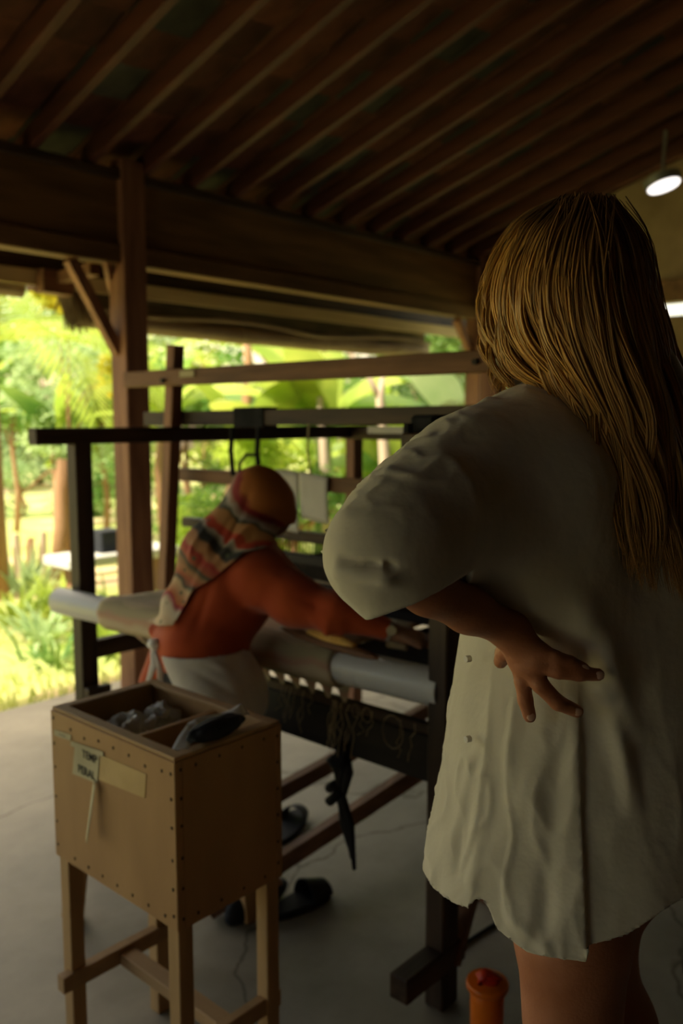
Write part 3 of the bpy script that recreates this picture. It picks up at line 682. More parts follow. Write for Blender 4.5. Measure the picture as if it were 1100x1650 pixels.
def U(fs, k):
    def f(X, Y, Z):
        d = fs[0](X, Y, Z)
        for g in fs[1:]:
            e = g(X, Y, Z)
            if k > 0: h_ = np.clip(.5 + .5 * (e - d) / k, 0, 1); d = e + (d - e) * h_ - k * h_ * (1 - h_)
            else: d = np.minimum(d, e)
        return d
    return f
def chain(pts, rr, k=.01): return U([rc(pts[i], pts[i + 1], rr[i], rr[i + 1]) for i in range(len(pts) - 1)], k)
def vnormals(V, Fc):
    N_ = np.zeros_like(V); n_ = np.cross(V[Fc[:, 2]] - V[Fc[:, 0]], V[Fc[:, 3]] - V[Fc[:, 1]])
    for i in range(4): np.add.at(N_, Fc[:, i], n_)
    return N_ / (np.linalg.norm(N_, axis=1)[:, None] + 1e-12)
def clip_mesh(V, Fc, g):
    """keep g(V)<0, rim vertices slid on to g=0"""
    v = g(V); keep = (v[Fc] < 0).any(axis=1); Fc = Fc[keep]; used = np.unique(Fc); V = V.copy()
    for _ in range(6):
        o = used[g(V[used]) > 0]
        if not len(o): break
        P_ = V[o]; e = 1e-4; v0 = g(P_); gr = np.stack([(g(P_ + e * np.eye(3)[i]) - v0) / e for i in range(3)], 1); st = gr * (v0 / (np.sum(gr ** 2, 1) + 1e-9))[:, None]; sn = np.linalg.norm(st, axis=1)[:, None] + 1e-9; V[o] = P_ - st * np.minimum(1, .008 / sn)
    mp = -np.ones(len(V), int); mp[used] = np.arange(len(used)); return V[used], mp[Fc]
def smooth_mesh(V, Fc, it=2, lam=.5):
    for _ in range(it):
        A = np.zeros_like(V); c = np.zeros(len(V))
        for i in range(4):
            np.add.at(A, Fc[:, i], V[Fc[:, (i + 1) % 4]]); np.add.at(A, Fc[:, i], V[Fc[:, (i + 3) % 4]]); np.add.at(c, Fc[:, i], 2)
        V = V + lam * (A / c[:, None] - V)
    return V
def nz3(V, s, seed, ani=(1, 1, 1)):
    return np.array([noise.noise((p[0] * s * ani[0] + seed, p[1] * s * ani[1], p[2] * s * ani[2])) for p in V.tolist()])
def segd(V, a, b):
    a = np.array(a); b = np.array(b); ba = b - a; t_ = np.clip(((V - a) @ ba) / (ba @ ba), 0, 1); return np.linalg.norm(V - a - t_[:, None] * ba, axis=1), t_
def folds(V, N_, lines):
    """polyline ridges (+) and grooves (-): (points, width, height)"""
    D = np.zeros(len(V))
    for pts, wdt, hgt in lines:
        best = np.full(len(V), 9.0); tt = np.zeros(len(V)); m = len(pts) - 1
        for i in range(m):
            d, t_ = segd(V, pts[i], pts[i + 1]); q = d < best; best[q] = d[q]; tt[q] = (i + t_[q]) / m
        D += hgt * np.exp(-(best / wdt) ** 2) * np.clip(np.sin(math.pi * (.12 + .76 * tt)), 0, 1)
    return V + N_ * D[:, None]
def shell(o, th):
    m = o.modifiers.new('thickness', 'SOLIDIFY'); m.thickness = th; m.offset = -1

# ----------------------------------------------------------------- the woman in the white shirt
FH = np.array([CY, SY, 0.0])
def frame(px, py, d):
    p = at(px, py, d); O = np.array([p[0], p[1], 0.0])
    def loc(px, py, d): q = at(px, py, d) - O; return np.array([q @ RT, q @ FH, q[2]])
    return O, loc
O1, l = frame(945, 1000, 1.14)
WM = thing('person', tuple(O1), 'standing person with long blonde hair and loose white shirt, hand on hip', 'person', None, YAW - math.pi / 2)
nm = lambda *a: np.array(a, float)
face = nm(-.80, .60, 0)
hc = l(925, 455, 1.10)
legz = lambda p, z: nm(p[0], p[1], z)
hipL = l(925, 1380, 1.13); kneeL = legz(l(928, 1640, 1.12), .47); ankL = legz(kneeL + nm(.01, .03, 0), .08)
hipR = l(985, 1380, 1.25); midR = l(962, 1535, 1.25); kneeR = legz(l(985, 1660, 1.26), .47); ankR = legz(kneeR + nm(.02, .02, 0), .08)
wr = l(822, 1016, .965); el = l(615, 888, .865); shd = l(868, 706, 1.05)
shR = l(1085, 720, 1.30); elR = shR + nm(.10, .06, -.28); wrR = elR + nm(-.10, .16, -.14)
chest = l(950, 800, 1.16); pelvis = l(950, 1230, 1.17)
neck0 = l(930, 600, 1.12)
fwd = face
body = [ell(hc, (.082, .070, .096), math.atan2(-.6, .8)), ell(hc + fwd * .045 + nm(0, 0, -.055), (.055, .05, .06), math.atan2(-.6, .8)),
        rc(hc + nm(.01, 0, -.06), neck0 + nm(0, 0, -.06), .055, .058), rc(neck0 + nm(0, 0, -.06), shd, .05, .048), rc(neck0 + nm(0, 0, -.06), shR, .05, .048),
        rc(chest, chest + nm(0, 0, -.16), .115, .10), rc(chest + nm(0, 0, -.16), pelvis, .10, .12), rc(pelvis, hipL, .12, .09), rc(pelvis, hipR, .12, .09),
        rc(shR, elR, .045, .036), rc(elR, wrR, .036, .024)]
legs = [rc(hipL, l(922, 1500, 1.125), .083, .072), rc(l(922, 1500, 1.125), kneeL, .072, .050), rc(kneeL, kneeL + nm(.005, -.01, -.12), .048, .050), rc(kneeL + nm(.005, -.01, -.12), ankL, .050, .032),
        rc(ankL, ankL + fwd * .16 + nm(0, 0, -.05), .036, .026), rc(hipR, midR, .068, .050), rc(midR, l(985, 1650, 1.25), .048, .060), rc(l(985, 1650, 1.25), kneeR, .060, .050), rc(kneeR, ankR, .050, .032), rc(ankR, ankR + fwd * .16 + nm(0, 0, -.05), .036, .026)]
tocam = -1
# face features on the far side of the head
nose = hc + fwd * .092 + nm(0, 0, -.012); side = nm(-fwd[1], fwd[0], 0) * -1
ffe = [rc(nose + nm(0, 0, .03) - fwd * .008, nose + fwd * .012 + nm(0, 0, -.012), .007, .012), ell(nose + nm(0, 0, -.045) - fwd * .01, (.012, .022, .007), math.atan2(-.6, .8)), ell(nose + nm(0, 0, -.054) - fwd * .011, (.012, .020, .007), math.atan2(-.6, .8)),
       ell(nose + nm(0, 0, -.085) - fwd * .015, (.02, .024, .018), math.atan2(-.6, .8)), rc(nose + side * .014 + nm(0, 0, .042) - fwd * .02, nose + side * .045 + nm(0, 0, .038) - fwd * .032, .009, .008), rc(nose - side * .014 + nm(0, 0, .042) - fwd * .02, nose - side * .045 + nm(0, 0, .038) - fwd * .032, .009, .008)]
ffe += [ell(hc + s_ * .076 * side + nm(.01, 0, -.01), (.02, .008, .032), math.atan2(-.6, .8)) for s_ in (-1, 1)]
near = body + legs
bodyf = U([U(near, .025), U(ffe, .006)], .008)
Vb, Fb = nets(bodyf, (-.34, -.24, -.01), (.34, .50, 1.86), .0075)
Vb = smooth_mesh(Vb, Fb, 1, .4)
# left arm and hand, fine grid ; root hidden inside the sleeve
def hand(wrist, mcps, fingers, palm_r, arm):
    fs = [chain(arm[0], arm[1], .012)]
    pal = [rc(wrist, m, palm_r, .0125) for m in mcps] + [rc(mcps[i], mcps[i + 1], .0120, .0118) for i in range(len(mcps) - 1)]
    p = U(pal, .008); fg = [chain(f, r, .003) for f, r in fingers]
    return U([U(fs + [p], .014), U(fg, .0015)], .005)
mI, mM, mR_, mP = l(836, 1062, .972), l(848, 1070, .965), l(862, 1066, .958), l(870, 1055, .956)
fing = [([mI, l(842, 1098, .972), l(846, 1128, .978), l(853, 1154, .984)], [.0105, .0095, .0088, .0078]),
        ([mM, l(870, 1103, .958), l(898, 1132, .962), l(929, 1146, .968)], [.0108, .0098, .0090, .0076]),
        ([mR_, l(898, 1080, .950), l(932, 1085, .952), l(964, 1087, .958)], [.0105, .0096, .0088, .0072]),
        ([mP, l(893, 1060, .948), l(918, 1068, .950), l(940, 1077, .954)], [.0098, .0088, .0080, .0070]),
        ([l(822, 1040, .985), l(812, 1052, 1.0), l(806, 1066, 1.018)], [.013, .0105, .0085])]
armf = hand(wr, [mI, mM, mR_, mP], fing, .0175, ([shd, el, l(690, 948, .90), l(755, 983, .935), wr], [.045, .034, .0275, .0245, .0185]))
ax_ = np.array([wr, el, shd, mI, mM, mR_, mP] + [q for f, r in fing for q in f]); lo_, hi_ = ax_.min(0) - .06, ax_.max(0) + .06
Va, Fa = nets(armf, lo_, hi_, .0032)
Va = smooth_mesh(Va, Fa, 1, .3)
Vn = np.concatenate([Vb, Va]); Fn = np.concatenate([Fb, Fa + len(Vb)])
wbody = nobj('body', Vn, Fn, 'skin', WM, local=True)
for f, r in fing[:4]:
    a_, b_ = f[-2], f[-1]; dd = (b_ - a_) / np.linalg.norm(b_ - a_); c_ = b_ - dd * .001 + nm(0, -r[-1] * .86, .001)
    bm_ = bmesh.new(); bmesh.ops.create_icosphere(bm_, subdivisions=2, radius=1); xa = Vector(dd); ya = Vector((0, -1, 0)); za = xa.cross(ya).normalized(); ya = za.cross(xa)
    M_ = Matrix((xa * .0062, za * .0048, ya * .0016)).transposed().to_4x4(); M_.translation = Vector(c_); bm_.transform(M_); obj('fingernail', bm_, 'nail', wbody, smooth=True, local=True)

# shirt : torso + sleeve, then hem cut, folds
def T_(py, cx, hw, d, ry): p = l(cx, py, d); e = l(cx + hw, py, d); return (p[2], p[0], p[1], e[0] - p[0], ry)
D0 = 1.15
torso = loft([T_(634, 930, 45, D0, .05), T_(645, 940, 80, D0, .07), T_(675, 955, 135, D0, .11), T_(730, 962, 165, D0, .135), T_(830, 965, 182, D0, .15), T_(950, 955, 200, D0, .155), T_(1080, 944, 207, D0, .158), T_(1250, 944, 231, D0, .17), T_(1400, 938, 252, D0, .19), T_(1560, 936, 262, D0, .20)])
sleeve = [rc(l(868, 700, 1.06), l(765, 775, .975), .068, .073), rc(l(765, 775, .975), l(690, 838, .918), .073, .071), rc(l(690, 838, .918), l(632, 882, .875), .071, .060), rc(l(632, 882, .875), l(604, 898, .858), .059, .040), rc(l(632, 892, .870), l(662, 960, .885), .057, .046), rc(l(612, 900, .86), l(624, 958, .868), .034, .019)]
drape = [rc(l(862, 800, 1.02), l(955, 1020, 1.045), .108, .052), rc(l(812, 862, .995), l(948, 1022, 1.030), .082, .048), rc(l(955, 1020, 1.045), l(985, 1075, 1.06), .05, .05)]
shR_ = [rc(l(1060, 690, 1.25), elR, .09, .08)]
shirtf = U([torso, U(sleeve, .03), U(drape, .02)] + shR_, .035)
Vs, Fs = nets(shirtf, (-.36, -.34, .72), (.36, .36, 1.60), .0042)
hemx = [l(*q_) for q_ in ((620, 1428, 1.14), (684, 1414, 1.13), (745, 1420, 1.10), (757, 1406, 1.09), (768, 1410, 1.08), (782, 1450, 1.07), (830, 1488, 1.04), (890, 1517, 1.0), (934, 1526, .985), (937, 1508, .985), (1000, 1488, .985), (1060, 1450, .99), (1130, 1395, 1.02), (1250, 1330, 1.1))]
hx = np.array([p[0] for p in hemx]); hz = np.array([p[2] for p in hemx])
cpl = np.array(l(658, 963, .885)); cn = l(700, 1068, .885) - l(652, 962, .885); cn /= np.linalg.norm(cn)
cen = l(945, 1100, D0); neckc = l(925, 612, 1.10)
def keepf(P_):
    h_ = np.where(P_[:, 1] < cen[1] + .07, np.interp(P_[:, 0], hx, hz), hz[0] + .02)
    a_ = h_ - P_[:, 2]
    insl = (P_[:, 0] < l(756, 940, .9)[0]) & (P_[:, 1] < -.12) & (P_[:, 2] > 1.15)
    b_ = np.where(insl, (P_ - cpl) @ cn, -1.0)
    c_ = .058 - np.linalg.norm(P_ - neckc, axis=1)
    # forearm opening: underside between cuff and hip stays closed
    return np.maximum(np.maximum(a_, b_), c_)
Vs, Fs = clip_mesh(Vs, Fs, keepf)
Nn = vnormals(Vs, Fs); vx_ = l(936, 1300, 1.0)[0]
L3 = lambda pts: [l(*p) for p in pts]
fl = [ # hand pinch, front panel folds running to the hem
    (L3([(862, 1090, .99), (800, 1180, 1.02), (770, 1300, 1.03), (752, 1420, 1.04)]), .012, .012),
    (L3([(840, 1080, 1.0), (780, 1130, 1.04), (748, 1230, 1.07), (705, 1400, 1.08)]), .010, .008),
    (L3([(758, 1010, 1.05), (762, 1100, 1.05), (745, 1250, 1.06), (730, 1400, 1.06)]), .012, -.010),
    (L3([(880, 1150, .99), (845, 1260, 1.0), (830, 1380, .99), (800, 1450, .99)]), .014, .009),
    (L3([(900, 1160, .99), (890, 1280, .99), (880, 1400, .98), (870, 1500, .98)]), .016, -.008),
    (L3([(860, 1110, .99), (820, 1200, 1.0), (800, 1320, 1.01), (780, 1420, 1.01)]), .010, -.010),
    (L3([(820, 1060, 1.01), (775, 1090, 1.03), (755, 1160, 1.05)]), .008, .007),
    (L3([(835, 1070, 1.0), (790, 1110, 1.02), (765, 1190, 1.04)]), .007, -.006),
    (L3([(905, 1150, .98), (860, 1170, .99), (835, 1210, 1.0)]), .008, .006),
    (L3([(917, 1180, .98), (905, 1300, .98), (895, 1420, .97)]), .012, .006),
    # back ridge below the hand and drape from the shoulder blade
    (L3([(958, 1090, .985), (985, 1150, .98), (1005, 1220, .98), (1020, 1300, .975)]), .013, .012),
    (L3([(962, 1000, .99), (975, 1060, .985), (1000, 1120, .98), (1030, 1180, .98)]), .018, .010),
    (L3([(900, 960, .99), (935, 1030, .985), (955, 1075, .985)]), .014, -.008),
    (L3([(720, 935, .96), (800, 970, .97), (880, 1030, .97), (940, 1070, .975)]), .009, .006),
    (L3([(880, 900, .97), (930, 980, .975), (960, 1050, .98)]), .022, .008),
    # sleeve creases
    (L3([(545, 905, .82), (620, 912, .80), (705, 914, .85)]), .0038, -.007),
    (L3([(545, 925, .83), (620, 930, .81), (690, 928, .85)]), .010, .005),
    (L3([(598, 800, .87), (640, 770, .88), (700, 720, .92)]), .009, .006),
    (L3([(612, 812, .86), (660, 780, .87), (730, 715, .93)]), .008, -.006),
    (L3([(560, 850, .84), (600, 840, .83), (650, 852, .83)]), .009, .006),
    (L3([(660, 740, .92), (740, 690, .95), (790, 655, 1.0)]), .008, .006),
    (L3([(700, 735, .9), (760, 700, .93), (800, 700, .97), (830, 780, .95)]), .012, .007),
    (L3([(790, 655, 1.0), (810, 700, .98), (835, 760, .95), (840, 830, .94)]), .013, .008),
    (L3([(812, 650, 1.0), (840, 700, .97), (858, 750, .95)]), .012, -.010),
    (L3([(850, 640, 1.0), (872, 680, .97), (880, 740, .96)]), .010, .006),
    (L3([(865, 720, .96), (930, 706, .97), (985, 702, .98)]), .004, .003),
    (L3([(600, 960, .85), (585, 930, .83), (555, 905, .83)]), .007, .008),
    (L3([(640, 985, .86), (615, 950, .84), (580, 920, .83)]), .006, -.008)]
fl = [(a_, b_ * .85, c_ * 2.0) for a_, b_, c_ in fl]
Vs = folds(Vs, Nn, fl)
rg = (1 - np.abs(nz3(Vs, 12, 21, (1.5, 1, .28))) * 2.6) ; rg2 = (1 - np.abs(nz3(Vs, 26, 33, (1.2, 1, .4))) * 2.6)
reg = np.clip((1.22 - Vs[:, 2]) / .12, 0, 1) * np.clip((vx_ + .03 - Vs[:, 0]) / .06, .25, 1) + np.clip((l(800, 700, 1.0)[0] - Vs[:, 0]) / .08, 0, 1) * np.clip((Vs[:, 2] - 1.38) / .05, 0, 1) * .7
Vs = Vs + Nn * ((np.clip(rg, 0, 1) ** 3 * .0048 + np.clip(rg2, 0, 1) ** 3 * .0028) * np.clip(reg, .15, 1))[:, None]
low = np.clip((1.35 - Vs[:, 2]) / .3, .25, 1)
Vs = Vs + Nn * ((nz3(Vs, 9, 3, (1, 1, .35)) * .006 + nz3(Vs, 26, 7, (1, 1, .6)) * .0022) * low)[:, None]
# side vent : front panel stands proud of the back panel along one vertical edge
vx = l(936, 1300, 1.0)[0]; m_ = (Vs[:, 1] < cen[1]) & (Vs[:, 2] < l(936, 1092, 1.0)[2]) & (Vs[:, 0] > vx - .16)
stepw = np.clip((vx - Vs[:, 0]) / .0045, 0, 1) * np.clip((Vs[:, 0] - vx + .16) / .16, 0, 1) * np.clip((l(936, 1092, 1.0)[2] - Vs[:, 2]) / .04, 0, 1)
Vs[:, 1] -= np.where(m_, stepw * .007, 0)
shirt = nobj('shirt', Vs, Fs, 'shirt', WM, 'loose white button shirt with rolled sleeve', local=True); shell(shirt, .0016)
# rolled cuff edge and fold-over
cf = tube([l(556, 840, .87), l(540, 862, .868), l(535, 887, .866), l(543, 912, .865)], [.004, .012, .012, .004], 12)
obj('cuff', cf, 'shirt', shirt, smooth=True, local=True)
cf = tube([l(566, 930, .87), l(577, 950, .868), l(592, 965, .866), l(610, 980, .866)], [.004, .011, .012, .004], 12)
obj('cuff', cf, 'shirt', shirt, smooth=True, local=True)
for py in (1061, 1190): obj('button', tube([l(757, py, 1.066), l(757, py, 1.066) + nm(-.006, -.0035, 0)], .0042, 14), 'paper', shirt, local=True)

# hair : a solid underlayer and some thousands of locks laid over it
def ellpts(): pass
G = [ # guide locks : (px, py, depth)
 [(905, 326, 1.13), (840, 352, 1.16), (800, 400, 1.18), (782, 470, 1.18), (784, 530, 1.17), (798, 585, 1.14), (808, 632, 1.10)],
 [(915, 324, 1.09), (838, 358, 1.09), (798, 415, 1.095), (782, 480, 1.095), (788, 540, 1.09), (803, 590, 1.08), (814, 634, 1.05)],
 [(920, 323, 1.06), (852, 362, 1.035), (815, 425, 1.02), (803, 495, 1.02), (815, 555, 1.03), (838, 600, 1.035), (880, 622, 1.015), (930, 660, .985)],
 [(925, 322, 1.04), (872, 370, .995), (842, 435, .98), (838, 500, .985), (858, 560, .995), (895, 605, .99), (935, 640, .975), (965, 720, .965), (975, 800, .965)],
 [(930, 321, 1.03), (892, 378, .975), (872, 445, .955), (878, 515, .955), (905, 570, .962), (938, 615, .962), (965, 680, .958), (985, 780, .957), (990, 880, .965)],
 [(935, 320, 1.02), (915, 382, .965), (905, 455, .942), (915, 530, .942), (945, 595, .95), (975, 660, .952), (1000, 750, .952), (1015, 860, .958), (1020, 945, .965)],
 [(940, 320, 1.02), (942, 385, .96), (942, 460, .935), (955, 540, .937), (980, 610, .945), (1008, 690, .948), (1032, 780, .95), (1046, 880, .957), (1052, 955, .965)],
 [(945, 321, 1.02), (970, 385, .962), (982, 460, .945), (998, 540, .945), (1020, 620, .95), (1045, 710, .95), (1065, 810, .953), (1078, 900, .96), (1085, 965, .966)],
 [(950, 322, 1.03), (1000, 385, .985), (1022, 460, .975), (1042, 545, .97), (1062, 630, .965), (1082, 730, .965), (1098, 840, .97), (1108, 930, .975), (1112, 980, .98)],
 [(955, 323, 1.05), (1018, 382, 1.03), (1045, 455, 1.025), (1068, 540, 1.015), (1085, 630, 1.0), (1104, 740, 1.0), (1120, 850, 1.0), (1130, 950, 1.0)],
 [(955, 324, 1.09), (1025, 385, 1.10), (1052, 460, 1.11), (1078, 550, 1.09), (1096, 640, 1.07), (1118, 750, 1.06), (1138, 860, 1.05), (1150, 950, 1.05)]]
def resample(g, n):
    P_ = np.array([l(*q) for q in g]); s_ = np.r_[0, np.cumsum(np.linalg.norm(np.diff(P_, axis=0), axis=1))]; t_ = np.linspace(0, s_[-1], n)
    # smooth (catmull-like) by double interpolation
    Q_ = np.stack([np.interp(t_, s_, P_[:, i]) for i in range(3)], 1)
    for _ in range(2): Q_[1:-1] = (Q_[:-2] + 2 * Q_[1:-1] + Q_[2:]) / 4
    return Q_
NS = 28; GR = np.array([resample(g, NS) for g in G])
hairf = U([ell(l(920, 455, 1.10), (.101, .082, .104)), ell(l(880, 500, 1.10), (.070, .060, .085)), rc(l(820, 480, 1.12), l(826, 600, 1.10), .022, .016), rc(l(950, 560, 1.06), l(1000, 660, 1.045), .085, .075), rc(l(1000, 660, 1.045), l(1075, 860, 1.03), .070, .040)], .04)
Vh, Fh = nets(hairf, (-.30, -.28, 1.15), (.30, .25, 1.82), .006)
nk = 5000; k_ = NR.uniform(0, len(G) - 1.001, nk); k_[:700] = NR.uniform(0, 5, 700); ki = k_.astype(int); kf = (k_ - ki)[:, None, None]
S_ = GR[ki] * (1 - kf) + GR[ki + 1] * kf
u_ = np.linspace(0, 1, NS)[None, :, None]
# waves shared by clumps, spread and flyaway per lock
cl = (k_ * 7).astype(int); ph = NR.uniform(0, 6.28, 200)[cl]; am = NR.uniform(.4, 1.3, 200)[cl]
wave = np.sin(u_[..., 0] * 14 + ph[:, None]) * am[:, None] * .010 * np.clip(u_[..., 0] * 2.2 - .5, 0, 1)
lift = NR.uniform(-.006, .010, nk)[:, None] + np.cos(u_[..., 0] * 11 + ph[:, None] * 1.7) * am[:, None] * .006 * np.clip(u_[..., 0] * 2 - .3, 0, 1)
rt_ = np.clip(1 - u_[..., 0] * 3.2, 0, 1); qx, qy = NR.normal(0, .010, (nk, 1)), np.clip(NR.normal(0, .022, (nk, 1)), -.042, .042); S_[..., 0] += rt_ * qx; S_[..., 1] += rt_ * qy; S_[..., 2] -= rt_ * (qx ** 2 + qy ** 2) * 5.5
S_[..., 0] += wave + NR.normal(0, .0025, (nk, 1)); S_[..., 1] -= lift; S_[..., 2] += NR.normal(0, .002, (nk, 1))
cut = NR.uniform(.80, 1.0, nk); ids = np.clip(np.linspace(0, 1, NS)[None] * cut[:, None] * (NS - 1), 0, NS - 1.001); i0 = ids.astype(int); fr = (ids - i0)[..., None]
ar = np.arange(nk)[:, None]; S_ = S_[ar, i0] * (1 - fr) + S_[ar, i0 + 1] * fr
tan = np.gradient(S_, axis=1); tan /= np.linalg.norm(tan, axis=2)[..., None] + 1e-9
out = S_ - np.array(l(940, 500, 1.13))[None, None]; out[..., 2] *= .2; sd = np.cross(tan, out); sd /= np.linalg.norm(sd, axis=2)[..., None] + 1e-9; nr = np.cross(sd, tan)
rad = (NR.uniform(.0006, .0018, nk)[:, None] * np.clip(np.sin(np.pi * np.linspace(.10, .985, NS))[None] * 1.6, .12, 1))[..., None]
RG = np.stack([S_ + sd * rad, S_ + nr * rad * .55, S_ - sd * rad, S_ - nr * rad * .55], 2)   # nk,NS,4,3
Vk = RG.reshape(-1, 3); base_ = (np.arange(nk)[:, None] * NS + np.arange(NS - 1)[None]) * 4
Fk = np.stack([np.stack([base_ + a_, base_ + (a_ + 1) % 4, base_ + 4 + (a_ + 1) % 4, base_ + 4 + a_], -1) for a_ in range(4)], 2).reshape(-1, 4)
hV = np.concatenate([Vh, Vk]); hF = np.concatenate([Fh, Fk + len(Vh)])
# colour along each lock: darker roots, gold lengths (the hair's own dye); locks turn browner to the right, underlayer darkest
def hairmat():
    m = bpy.data.materials.new('hair_blonde'); m.use_nodes = True; n = m.node_tree; p = n.nodes['Principled BSDF']; p.inputs['Roughness'].default_value = .42; p.inputs['Specular IOR Level'].default_value = .35
    a_ = n.nodes.new('ShaderNodeAttribute'); a_.attribute_name = 'tone'; n.links.new(a_.outputs['Color'], p.inputs['Base Color']); MATS['hair_blonde'] = m
hairmat()
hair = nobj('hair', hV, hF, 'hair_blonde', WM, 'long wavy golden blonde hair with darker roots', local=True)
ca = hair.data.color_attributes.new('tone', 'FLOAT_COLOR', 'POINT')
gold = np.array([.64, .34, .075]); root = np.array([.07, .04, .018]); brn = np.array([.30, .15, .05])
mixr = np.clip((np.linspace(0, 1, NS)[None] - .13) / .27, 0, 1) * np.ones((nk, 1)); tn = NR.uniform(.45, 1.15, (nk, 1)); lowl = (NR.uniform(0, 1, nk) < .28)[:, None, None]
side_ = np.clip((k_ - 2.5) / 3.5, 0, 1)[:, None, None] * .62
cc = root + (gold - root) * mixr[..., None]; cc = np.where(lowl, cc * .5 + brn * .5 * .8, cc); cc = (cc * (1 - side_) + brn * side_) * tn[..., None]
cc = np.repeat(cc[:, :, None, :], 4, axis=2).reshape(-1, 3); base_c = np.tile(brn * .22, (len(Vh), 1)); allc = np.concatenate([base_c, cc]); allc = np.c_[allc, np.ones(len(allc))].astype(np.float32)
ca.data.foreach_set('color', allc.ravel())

# ----------------------------------------------------------------- the weaver
O2, q = frame(330, 1090, 2.40)
WV = thing('person', tuple(O2), 'seated weaver in rust tunic and patterned orange headscarf leaning over the loom', 'person', None, YAW - math.pi / 2)
def w2l(p): v = np.array(p, float) - O2; return np.array([v @ RT, v @ FH, v[2]])
pel = q(335, 1092, 2.40); che = q(372, 960, 2.42); upc = q(395, 905, 2.44); shN = q(418, 930, 2.35); shF = q(400, 880, 2.62)
elN = q(540, 985, 2.27); wrN = q(632, 1018, 2.25); elF = q(490, 975, 2.62); wrF = q(580, 1010, 2.50)
hd = q(423, 812, 2.47)
knN = q(395, 1215, 2.50); knF = q(360, 1195, 2.66); anN = q(395, 1425, 2.60); anF = q(360, 1395, 2.75)
hN = w2l((1.50, 1.82, .62)); hF_ = w2l((1.46, 2.05, .62))
fd = nm(.93, .25, -.28)
wb_ = [ell(hd, (.078, .068, .098), 0.15, .3), ell(hd + nm(.035, .01, -.045), (.045, .045, .05)), rc(hd + nm(.045, 0, -.01), hd + nm(.088, .012, -.022), .012, .013), rc(hd + nm(-.01, 0, -.05), upc, .05, .05), rc(upc, che, .07, .08), rc(che, pel, .08, .09), rc(upc, shN, .05, .05), rc(upc, shF, .05, .05),
       rc(shN, elN, .042, .034), rc(elN, wrN, .033, .022), rc(shF, elF, .042, .034), rc(elF, wrF, .033, .022), rc(pel, hN, .09, .08), rc(pel, hF_, .09, .08),
       rc(hN, knN, .075, .055), rc(hF_, knF, .075, .055), rc(knN, anN, .052, .034), rc(knF, anF, .052, .034), rc(anN, anN + w2l(O2 + nm(.12, 0, -.05)) , .034, .026), rc(anF, anF + w2l(O2 + nm(.12, 0, -.05)), .034, .026)]
hnd = q(668, 1028, 2.25); hnf = q(612, 1020, 2.46)
for a_, b_ in ((wrN, hnd), (wrF, hnf)):
    wb_ += [rc(a_, b_, .022, .024)]
    for i in range(4):
        s_ = nm(0, .018 * (i - 1.5), .002 * i); f1 = b_ + s_ + nm(.012, 0, -.004); f2 = f1 + nm(.035 - .003 * abs(i - 1.5), 0, -.010); f3 = f2 + nm(.022, 0, -.020); wb_ += [rc(b_ + s_ * .6, f1, .014, .0105), rc(f1, f2, .010, .0092), rc(f2, f3, .0092, .0078)]
    wb_ += [rc(a_ + nm(.01, -.015, 0), b_ + nm(.012, -.042, -.012), .014, .009)]
Vw, Fw = nets(U(wb_, .010), (-.30, -.50, -.02), (.72, .55, 1.45), .0075)
wvb = nobj('body', smooth_mesh(Vw, Fw, 1, .4), Fw, 'skin_weaver', WV, local=True)
# trousers
tf = U([rc(pel, hN, .125, .10), rc(pel, hF_, .125, .10), rc(hN, knN, .092, .070), rc(hF_, knF, .092, .070), rc(knN, anN + nm(0, 0, .04), .068, .055), rc(knF, anF + nm(0, 0, .04), .068, .055)], .02)
Vt, Ft = nets(tf, (-.30, -.50, .05), (.5, .55, .85), .010); Vt = Vt + vnormals(Vt, Ft) * (nz3(Vt, 12, 2) * .008)[:, None]
nobj('trousers', Vt, Ft, 'trousers', WV, 'dark loose trousers', local=True)
# tunic
tu = U([rc(upc, che, .108, .118), rc(che, q(325, 1035, 2.40), .115, .112), rc(upc, shN, .080, .074), rc(upc, shF, .08, .07), rc(shN, q(478, 968, 2.31), .078, .068), rc(q(478, 968, 2.31), elN, .068, .050), rc(elN, q(622, 1014, 2.25), .052, .031), rc(shF, elF, .07, .055), rc(elF, wrF, .055, .034),
        rc(q(300, 1010, 2.42), q(250, 1015, 2.44), .05, .018), rc(q(285, 1035, 2.42), q(258, 1100, 2.44), .060, .058), rc(q(325, 1035, 2.40), pel, .115, .125)], .03)
Vt, Ft = nets(tu, (-.35, -.42, .60), (.60, .50, 1.28), .0065)
Nt = vnormals(Vt, Ft); Q3 = lambda pts: [q(*p) for p in pts]
Vt = folds(Vt, Nt, [(Q3([(440, 930, 2.28), (500, 985, 2.25), (540, 1020, 2.24)]), .014, .010), (Q3([(470, 960, 2.25), (530, 985, 2.23), (590, 1020, 2.22)]), .012, -.008), (Q3([(510, 965, 2.25), (530, 1000, 2.23), (525, 1030, 2.25)]), .010, .009),
     (Q3([(545, 975, 2.25), (555, 1000, 2.23), (548, 1028, 2.25)]), .009, .007), (Q3([(420, 960, 2.30), (380, 1000, 2.28), (330, 1035, 2.28)]), .018, .008), (Q3([(300, 960, 2.32), (290, 1000, 2.32), (285, 1040, 2.32)]), .014, .009), (Q3([(340, 930, 2.31), (325, 980, 2.30), (310, 1035, 2.30)]), .014, -.008)])
Vt = Vt + Nt * (nz3(Vt, 10, 5) * .007)[:, None]
nobj('tunic', Vt, Ft, 'tunic', WV, 'rust orange long-sleeved tunic', local=True)
